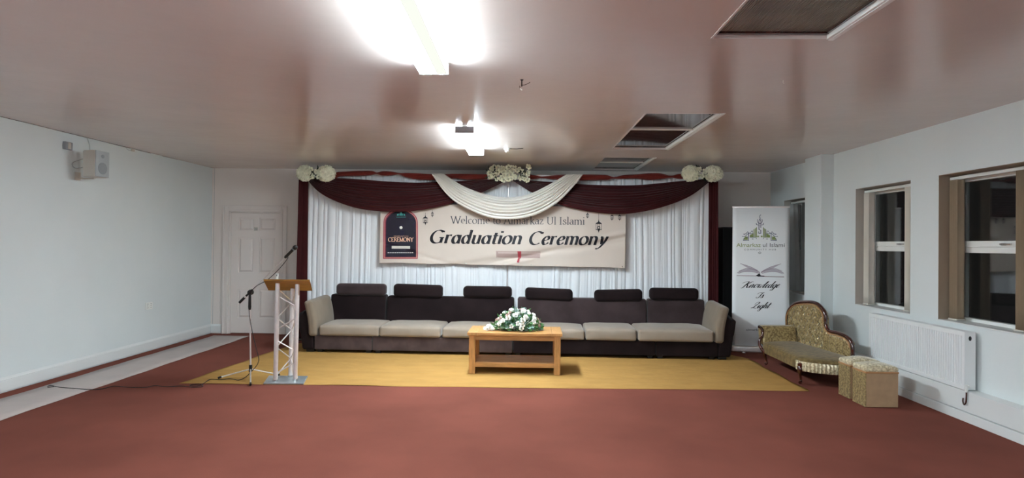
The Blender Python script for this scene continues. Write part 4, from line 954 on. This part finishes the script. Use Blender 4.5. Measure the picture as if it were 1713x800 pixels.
MB().tube([b0_+dd*0.10, b0_+dd*0.20], 0.011, 12).build('boom_clamp', M['black'], t)
mt_ = thing('microphone', 'black microphone clipped at the tip of the boom against the maroon drape', 'microphone', Cn+b1_)
MB().tube([-dd*0.06, dd*0.02], 0.016, 12).build('clip', M['black'], mt_)
MB().tube([-dd*0.07, -dd*0.02, dd*0.06], [0.011, 0.013, 0.017], 14).build('handle', M['black'], mt_)
MB().tube([dd*0.058, dd*0.066], 0.021, 16).build('ring', M['mid_grey'], mt_)
MB().lathe([(0.012, 0), (0.022, 0.008), (0.0265, 0.025), (0.023, 0.042), (0.012, 0.052), (0.002, 0.054)], dd*0.064, 16, axis=dd).build('grille', M['black'], mt_)
def P3(x, y, yy): return onp(x, y, 1, yy)
pts = [Cn+b1_-dd*0.07, P3(482, 431, YM-.05), P3(468, 449, YM-.05), P3(448, 468, YM-.05), P3(430, 478, YM-.05), P3(421, 487, YM-.06), P3(416.5, 498, YM-.05), P3(417, 525, YM-.03), P3(422, 555, YM-.03), P3(429, 585, YM-.04), P3(433, 600, YM-.05), P3(431, 609, YM-.05), P3(424, 618, YM-.04), P3(412, 630, YM-.03)]
flo = [fl(x, y, 0.010) for x, y in [(400, 636), (385, 634), (368, 635.5), (352, 635), (343, 640), (333, 645.5), (318, 645.5), (322, 643.5), (337, 643.5), (338, 647), (322, 648), (302, 646), (280, 647), (259, 645.5), (244, 648), (215, 648), (199, 646.5), (187, 646.5), (172, 650.5), (152, 652), (125, 650), (100, 648), (84, 645), (80, 648), (90, 647)]]
tag(MB().tube(catmull(pts+flo, 420), 0.0037, 8).build('microphone_cable', M['black']), 'black microphone cable trailing from the stand across the carpet to the runner', 'cable')

# ================================================================== DARK CABINET + ROLL-UP BANNER
t = thing('cabinet', 'tall black cabinet against the back wall between the drapes and upright banner', 'cabinet', (3.04, 9.58, 0))
zc_ = onp(1204, 380, 1, 9.58).z
MB().rbox(0, 0.62, 0, 0.48, 0.05, zc_-0.02, 0.006, 2).build('body', M['blacklac'], t)
MB().rbox(-0.008, 0.628, -0.01, 0.485, zc_-0.02, zc_, 0.004, 2).build('top', M['blacklac'], t)
MB().box(0.02, 0.60, 0.02, 0.46, 0.0, 0.05).build('plinth', M['blacklac'], t, smooth=False)
for s_ in (0, 1):
    o = MB().rbox(0.008+s_*0.304, 0.308+s_*0.304, -0.018, 0.0, 0.06, zc_-0.03, 0.003, 2).build('door', M['blacklac'], t)
    MB().tube([(0.285+s_*0.05, -0.03, 0.85), (0.285+s_*0.05, -0.03, 0.97)], 0.005, 8).build('handle', M['mid_grey'], o)
pA = fl(1224, 587.5); RB = math.atan2(-0.20, 0.84)
RF = Frame(pA.x, pA.y, RB); t = thing('roll_up_banner', 'tall white roll-up banner reading Knowledge Is Light right of the drapes', 'banner', (pA.x, pA.y, 0), RB)
wid = RF.at(1320.5, 450, 0)[0]; zt = (RF.at(1222.8, 347.5, 0)[1]+RF.at(1320.5, 344, 0)[1])/2
MB().rbox(-0.01, wid+0.02, -0.05, 0.16, 0.0, 0.085, 0.02, 4).build('cassette', M['alu'], t)
for s_ in (0.15, wid-0.15): MB().rbox(s_-0.02, s_+0.02, -0.13, 0.24, 0.0, 0.008, 0.003, 1).build('foot', M['alu'], t)
MB().tube([(wid/2, 0.05, 0.05), (wid/2, 0.03, zt)], 0.008, 10).build('support_pole', M['alu'], t)
MB().rbox(-0.004, wid+0.004, -0.008, 0.014, zt-0.02, zt+0.006, 0.004, 2).build('top_rail', M['alu'], t)
MB().grid(lambda i, j: (wid*i, 0.0015*math.sin(6*i), 0.08+(zt-0.09)*j), 12, 4).build('sheet', M['bannerwhite'], t, solid=0.0012)
sh = Sheet(RF, 0.0, lambda u, z: 0.0015*math.sin(6*u/wid), off=0.001)
K = lambda x, y: (1215+x/7.27, 340+y/7.27)
bl = MB(); gr = MB()
def L_(pts, w=1.1, sm_=False, mirror=True, target=None):
    tgt = target or bl; sh.line(tgt, [K(*p) for p in pts], w, 1, sm_)
    if mirror: sh.line(tgt, [K(816-p[0], p[1]) for p in pts], w, 1, sm_)
L_([(418, 140), (404, 165), (412, 185), (402, 205), (394, 230), (408, 252), (422, 230), (414, 205), (404, 190)], 0.9, True, False)
L_([(382, 195), (380, 225), (400, 258)], 0.8, True); L_([(362, 245), (372, 264), (398, 264)], 1.0, True)
L_([(397, 262), (397, 322), (420, 330), (420, 367), (393, 367), (393, 345)], 1.2, False, False); L_([(420, 262), (420, 300)], 1.0, False, False)
for k, (x, y0) in enumerate([(366, 292), (352, 304), (338, 314)]):
    sh.fill(gr, [K(x-5, 418), K(x+5, 418), K(x+5, y0), K(x-5, y0+6)]); sh.fill(gr, [K(816-x-5, 418), K(816-x+5, 418), K(816-x+5, y0+6), K(816-x-5, y0)])
for sg in (0, 1):
    f_ = (lambda x: x) if sg == 0 else (lambda x: 816-x)
    sh.fill(gr, [K(f_(285), 418), K(f_(330), 418), K(f_(330), 366), K(f_(285), 392)]); sh.fill(gr, [K(f_(212), 446), K(f_(262), 446), K(f_(262), 408), K(f_(225), 408)])
    sh.fill(gr, [K(f_(376), 414), K(f_(396), 414), K(f_(396), 396), K(f_(376), 396)])
L_([(338, 410), (338, 322), (300, 345), (322, 345), (322, 370), (286, 372)], 0.9); L_([(190, 404), (230, 404), (262, 372), (300, 358)], 0.9)
L_([(205, 454), (272, 454), (272, 360), (262, 346), (240, 372), (205, 378), (228, 384)], 1.0); L_([(205, 454), (215, 428), (236, 420), (262, 420)], 0.8)
L_([(312, 436), (330, 436)], 0.9); L_([(360, 430), (368, 436)], 0.9); L_([(288, 414), (366, 416)], 0.7)
bl.build('emblem', M['logo_blue'], t, smooth=False, fix=False)['label'] = 'navy strokes of the calligraphic emblem'
gr.build('emblem', M['logo_green'], t, smooth=False, fix=False)['label'] = 'green blocks of the emblem'
mb = MB(); sh.text(mb, fnt('Almarkaz'), 1232, 1272.5, 413.3, 6.8); mb.build('lettering', M['logo_green'], t, smooth=False, fix=False)
mb = MB(); sh.text(mb, fnt('ul Islami'), 1276, 1312.5, 413.3, 6.8); mb.build('lettering', M['logo_grey'], t, smooth=False, fix=False); mb = MB(); sh.text(mb, fnt('C O M M U N I T Y   H U B'), 1245, 1298, 419, 2.9); mb.build('lettering', M['logo_grey'], t, smooth=False, fix=False); mb = MB()
sh.line(mb, [(1268.5, 423.2), (1271, 421.4), (1273.4, 423.2), (1271, 425), (1268.5, 423.2)], 0.8); mb.build('star_print', M['logo_grey'], t, smooth=False, fix=False)
K = lambda x, y: (1215+x/4.706, 430+y/4.706)
pg = MB(); pd = MB()
for P_ in ([(85, 128), (120, 105), (180, 92), (230, 105), (262, 128), (200, 118), (140, 118)], [(110, 52), (180, 75), (240, 100), (264, 124), (230, 108), (170, 88)],
           [(455, 132), (420, 108), (360, 92), (310, 105), (276, 126), (340, 116), (400, 118)], [(430, 54), (360, 76), (300, 100), (272, 122), (310, 106), (370, 88)]): sh.fill(pg, [K(*p) for p in P_])
for P_ in ([(85, 126), (130, 100), (180, 94), (240, 110), (264, 128)], [(100, 112), (160, 90), (220, 98), (264, 124)], [(110, 52), (200, 82), (264, 122)], [(95, 130), (170, 112), (258, 130)],
           [(455, 130), (410, 104), (360, 94), (300, 110), (274, 126)], [(440, 112), (380, 90), (320, 98), (272, 122)], [(430, 54), (340, 82), (272, 120)], [(445, 134), (370, 114), (280, 130)]): sh.line(pd, [K(*p) for p in P_], 0.55, 2, True)
bo = pg.build('book_print', M['mauve_pale'], t, smooth=False, fix=False); pd.build('page_lines', M['mauve'], bo, smooth=False, fix=False)
mb = MB(); sh.line(mb, [K(82, 148), K(235, 150), K(300, 154), K(455, 157)], 0.8, 2); mb.build('cover_line', M['wine'], bo, smooth=False, fix=False)
mb = MB(); sh.fill(mb, [K(232, 148), K(250, 155), K(298, 154), K(300, 149), K(270, 146), K(262, 128), K(250, 136)], 3); mb.build('book_spine', M['ink'], bo, smooth=False, fix=False)
mb = MB()
for w_, x0, x1, yb, cap in (('Knowledge', 1239, 1305, 481.5, 9.6), ('Is', 1264, 1279, 499, 9.4), ('Light', 1256, 1291, 516, 9.6)):
    mb = MB(); sh.text(mb, pen_polys(w_, 0.14, 0.05, script=True, nib=10), x0, x1, yb, cap)
    mb.build('lettering', M['ink'], t, smooth=False, fix=False)['label'] = 'black script reading '+w_
mb = MB(); sh.text(mb, fnt('almarkazulislami'), 1248, 1296, 553.5, 3.4); mb.build('lettering', M['ink_grey'], t, smooth=False, fix=False)

# ================================================================== RADIATOR
t = thing('radiator', 'long white ribbed panel radiator on the right wall under the windows', 'radiator', (3.838, 5.51, 0.27))
Lr = 1.50; N = 45
def rf(i, j):
    y = Lr*i; ph = (i*N) % 1; dpt = 0.0 if ph < .5 else 0.008
    edge = 0.0 if (0.02 < i < 0.98) else 0.0
    z = 0.5*j; m_ = 1 if 0.07 < j < 0.93 and 0.015 < i < 0.985 else 0
    return (dpt*m_, y, z)
ysamp = []
mb = MB(); zl_ = [0, .035, .04, .46, .465, .5]; ylist = [0, 0.02]
for k in range(N-1):
    y = 0.03+k*(Lr-0.06)/(N-1); w_ = (Lr-0.06)/(N-1); ylist += [y, y+w_*0.12, y+w_*0.5, y+w_*0.62]
ylist += [Lr-0.03, Lr-0.02, Lr]
vs = []
for a, y in enumerate(ylist):
    for b, z in enumerate(zl_):
        k = a-2; inn = 0 <= k < 4*(N-1) and (k % 4) in (1, 2) and b in (2, 3); vs.append((0.011 if inn else 0.0, y, z))
nz = len(zl_); mb.add(vs, [(a*nz+b, (a+1)*nz+b, (a+1)*nz+b+1, a*nz+b+1) for a in range(len(ylist)-1) for b in range(nz-1)])
mb.build('front_panel', M['rad'], t, solid=0.0015, smooth=False)
MB().box(0.062, 0.07, 0.0, Lr, 0.0, 0.49).build('back_panel', M['rad'], t, smooth=False)
for y in (0.0, Lr-0.002): MB().box(0.0, 0.095, y-0.001, y+0.003, 0.0, 0.497).build('side_cover', M['rad'], t, smooth=False)
mb = MB()
mb.box(0.0, 0.004, 0, Lr, 0.497, 0.503); mb.box(0.086, 0.09, 0, Lr, 0.497, 0.503)
for k in range(60): mb.box(0.004, 0.086, k*Lr/60+0.003, k*Lr/60+0.016, 0.498, 0.502)
mb.build('top_grille', M['rad'], t, smooth=False)
MB().lathe([(0.012, -0.001), (0.012, 0.002)], (0.046, -0.0025, 0.445), 16, ry=1.7, axis=(0, -1, 0)).build('air_vent_plug', M['black'], t)
mb = MB(); mb.tube([(0.03, 0.0, 0.03), (0.015, -0.03, 0.03), (-0.006, -0.034, 0.028)], 0.011, 10); mb.tube([(-0.006, -0.034, 0.05), (-0.006, -0.034, -0.012)], 0.012, 12); mb.build('valve', M['upvc'], t)
MB().tube(catmull([(-0.006, -0.034, -0.01), (-0.006, -0.034, -0.05), (-0.006, -0.03, -0.10), (-0.008, -0.01, -0.125), (-0.008, 0.005, -0.10), (-0.006, 0.005, -0.07)], 18), 0.006, 8).build('pipe_tail', M['mahog'], t)
mb = MB()
for y in (0.25, Lr-0.25): mb.box(0.07, 0.122, y-0.015, y+0.015, 0.05, 0.46)
mb.build('wall_bracket', M['rad'], t, smooth=False)

# ================================================================== OTTOMANS
def ottoman(label, x, y, w_, d_, hh):
    t = thing('ottoman', label, 'stool', (x, y, 0), 0, 'pair of box stools')
    MB().box(0.003, w_-0.0, 0.0, d_, 0.004, hh-0.022).build('panel', M['ply'], t, smooth=False, bevel=0.004)
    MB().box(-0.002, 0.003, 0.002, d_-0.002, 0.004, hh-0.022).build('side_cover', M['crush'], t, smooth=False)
    MB().rbox(-0.006, w_+0.005, -0.006, d_+0.006, hh-0.026, hh-0.008, 0.006, 2).build('piping', M['piping'], t)
    def f(p, h):
        q = Vector(p); x_, y_ = p.x/h[0], p.y/h[1]
        if p.z > 0: q.z += 0.03*max(0, 1-x_**2)*max(0, 1-y_**2)**0.7
        return q
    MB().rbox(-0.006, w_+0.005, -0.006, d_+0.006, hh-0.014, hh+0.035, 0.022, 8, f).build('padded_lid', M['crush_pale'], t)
ottoman('box stool with a pale crushed velvet lid, the nearer of two below the radiator', 3.222, 5.93, 0.30, 0.235, 0.342)
ottoman('box stool with crushed velvet lid, the further one touching the chaise end', 3.235, 6.235, 0.30, 0.225, 0.342)

# ================================================================== CHAISE
t = thing('chaise_longue', 'small gold crushed velvet chaise with mahogany frame at the right wall', 'chaise longue', (3.04, 6.89, 0), 0)
O = Vector((3.04, 6.89, 0))
def bplane(px, py):                     # the slightly turned plane of the back rest
    p0 = Vector((3.50, 8.2, 0)); p1 = Vector((3.63, 6.85, 0)); d = (p1-p0); nrm = Vector((d.y, -d.x, 0)).normalized()
    r_ = ray(px, py); k = (p0-EYE).dot(nrm)/r_.dot(nrm); return EYE+r_*k-O
out_px = [(1317.5, 573), (1316.4, 546), (1317, 526.8), (1322, 515.8), (1331.5, 508), (1348, 505.3), (1364.5, 507), (1375.5, 515.8), (1381, 528), (1381.5, 543), (1387.5, 553.5), (1403, 557.8), (1416.8, 564), (1425, 575), (1426.4, 597)]
outl = catmull([bplane(*p) for p in out_px], 90)
MB().tube(outl, 0.021, 12, flat=1.0).build('back_frame', M['mahog'], t)
ZS = 0.235
# upholstered back: columns from the seat up to the frame, buttoned
cols = outl; y_a, y_b = outl[0].y, outl[-1].y
top = sorted([(p.y, p.z, p.x) for p in outl])
def topz(y): 
    best = 0
    for a, b in zip(outl, outl[1:]):
        lo, hi = min(a.y, b.y), max(a.y, b.y)
        if lo <= y <= hi and hi > lo: best = max(best, a.z+(b.z-a.z)*((y-a.y)/(b.y-a.y)))
    return best or outl[-1].z
p0 = Vector((3.50, 8.2, 0))-O; p1 = Vector((3.63, 6.85, 0))-O
def bx(y): return p0.x+(p1.x-p0.x)*(y-p0.y)/(p1.y-p0.y)
yneck = bplane(1381, 540).y
btn = []
for r_ in range(6):
    for c_ in range(7):
        yb = (yneck+0.06)+(y_a-yneck-0.10)*((c_+(0.5 if r_ % 2 else 0))/6.0); zb = 0.33+r_*0.082
        if yb < y_a-0.05 and zb < topz(yb)-0.06: btn.append((yb, zb))
def back_surf(i, j):
    y = y_b+0.015+(y_a-y_b-0.03)*i; zt_ = topz(y)-0.008; z = ZS+(zt_-ZS)*j
    e_ = min(1, (zt_-z)/0.05, (y_a-y)/0.05, (y-y_b)/0.05); e_ = max(0, e_)
    d = 0.055*math.sqrt(e_*(2-e_))
    if y > yneck:
        k = min([math.hypot(y-a, z-b) for a, b in btn] or [1]); d -= 0.030*math.exp(-(k/0.022)**2)
        # diamond creases
        u_ = (y-yneck)/((y_a-yneck-0.10)/6.0); w_ = (z-0.33)/0.082
        d -= 0.010*math.exp(-(abs(((u_+w_*0.5) % 1)-0.5)*2-1)**2/0.02)*e_+0.010*math.exp(-(abs(((u_-w_*0.5) % 1)-0.5)*2-1)**2/0.02)*e_
    else:
        d += 0.010*math.sin((y-y_b)*150)*e_*0.8
    return (bx(y)+0.034-d, y, z)
MB().grid(back_surf, 170, 70).build('backrest', M['crush'], t)
MB().grid(lambda i, j: (bx(y_b+0.03+(y_a-y_b-0.06)*i)+0.012, y_b+0.03+(y_a-y_b-0.06)*i, ZS+(topz(y_b+0.03+(y_a-y_b-0.06)*i)-0.02-ZS)*j), 60, 8).build('back_panel', M['crush_seat'], t, solid=0.01)
mb = MB()
inner = []
for k in range(4, len(outl)-4):
    p = outl[k]; tg = (outl[min(k+1, 90)]-outl[k-1]).normalized(); nn = Vector((0, -tg.z, tg.y)); c = Vector((0, (y_a+y_b)/2+0.2, 0.4))
    if nn.dot(c-Vector((0, p.y, p.z))) < 0 and False: nn = -nn
    inner.append(p+Vector((-0.022, 0, 0))+nn*0.026*(1 if nn.z < 0 or True else -1))
sgn = 1 if inner[40].z < outl[44].z else -1
inner = [outl[k]+Vector((-0.02, 0, 0))+(inner[k-4]-outl[k]-Vector((-0.022, 0, 0)))*sgn for k in range(4, len(outl)-4)]
MB().tube(inner, 0.007, 8).build('back_piping', M['piping'], t)
for (y, z) in btn:
    MB().lathe([(0.012, -0.004), (0.011, 0.004), (0.004, 0.008)], (bx(y)+0.034-0.040, y, z), 10, axis=(-1, 0, 0)).build('button', M['jewel'], t)
# seat
seat = [(0.035, 1.16), (0.0, 1.02), (-0.005, 0.6), (-0.015, 0.12), (0.005, -0.02), (0.10, -0.13), (0.24, -0.205), (0.42, -0.235), (0.56, -0.20), (0.60, -0.05), (0.52, 0.7), (0.455, 1.27), (0.25, 1.27)]
sp = catmull([(a, b, 0) for a, b in seat+[seat[0]]], 480)[:-1]
def seat_rings(zs, mtl, name, ruche=False, part=False):
    mb = MB(); cx_, cy_ = 0.29, 0.5; n_ = len(sp); vs = []; keep = (lambda k: (sp[k].y < 0.09) == ruche) if part else (lambda k: True)
    for (z, sc) in zs:
        for k, p in enumerate(sp):
            rr = 0.0
            if ruche: rr = 0.022*(0.5+0.5*math.sin(k*2*math.pi/4.7))*(1 if 0 < zs.index((z, sc)) < len(zs)-1 else 0.3)
            vs.append((cx_+(p.x-cx_)*(1-sc*0.5+rr*1.5), p.y+(cy_-p.y)*(sc*0.35-rr*1.5), z))
    m_ = len(zs); fs = [(i*n_+k, i*n_+(k+1) % n_, (i+1)*n_+(k+1) % n_, (i+1)*n_+k) for i in range(m_-1) for k in range(n_) if keep(k)]
    vs.append((cx_, cy_, zs[-1][0]+0.004)); vs.append((cx_, cy_, zs[0][0])); c_ = len(vs)-2
    if not part or not ruche: fs += [((m_-1)*n_+k, (m_-1)*n_+(k+1) % n_, c_) for k in range(n_)]+[((k+1) % n_, k, c_+1) for k in range(n_)]
    mb.add(vs, fs); return mb.build(name, mtl, t)
seat_rings([(0.150, 0.0), (0.170, -0.012), (0.20, -0.016), (0.235, -0.015), (0.252, 0.02)], M['crush_pale'], 'ruched_border', True, True)
seat_rings([(0.160, 0.0), (0.180, -0.01), (0.22, -0.016), (0.240, -0.015), (0.252, 0.02)], M['crush_seat'], 'seat_border', False, True)
seat_rings([(0.250, 0.035), (0.264, 0.03), (0.278, 0.09), (0.292, 0.3), (0.300, 0.6), (0.303, 0.85)], M['crush_seat'], 'seat_cushion')
# scrolled arm at the far end
mb = MB(); mb.rbox(0.005, 0.45, 1.12, 1.26, 0.24, 0.485, 0.035, 6, lambda p, h: Vector((p.x, p.y+0.03*(p.z/h[2]) + 0.0, p.z))); mb.build('arm', M['crush'], t)
MB().tube(catmull([(-0.03, 1.15, 0.475), (0.0, 1.15, 0.462), (0.02, 1.14, 0.42), (0.012, 1.13, 0.36), (-0.022, 1.12, 0.31), (-0.03, 1.11, 0.25), (-0.008, 1.09, 0.20), (0.005, 1.07, 0.17)], 24), 0.018, 10).build('arm_scroll', M['mahog'], t)
def cab_leg(x, y, sx, sy):
    mb = MB(); P_ = catmull([(x, y, 0.20), (x+sx*0.022, y+sy*0.022, 0.15), (x+sx*0.004, y+sy*0.004, 0.08), (x-sx*0.006, y-sy*0.006, 0.035), (x+sx*0.018, y+sy*0.018, 0.020)], 16)
    R_ = [0.030, .032, .032, .030, .027, .024, .021, .018, .016, .0145, .0135, .013, .013, .014, .016, .018, .018]
    mb.tube(P_, R_, 12); mb.build('leg', M['mahog'], t)
cab_leg(0.0, 0.0, -0.7, -0.7); cab_leg(0.033, 1.044, -1, 0.2); cab_leg(0.50, -0.08, 0.3, -0.7); cab_leg(0.42, 1.18, 0.3, 0.7)
MB().lathe([(0.010, -0.01), (0.034, 0), (0.034, 0.06), (0.02, 0.07)], (0.0, -0.005, 0.165), 14).build('corner_block', M['mahog'], t)
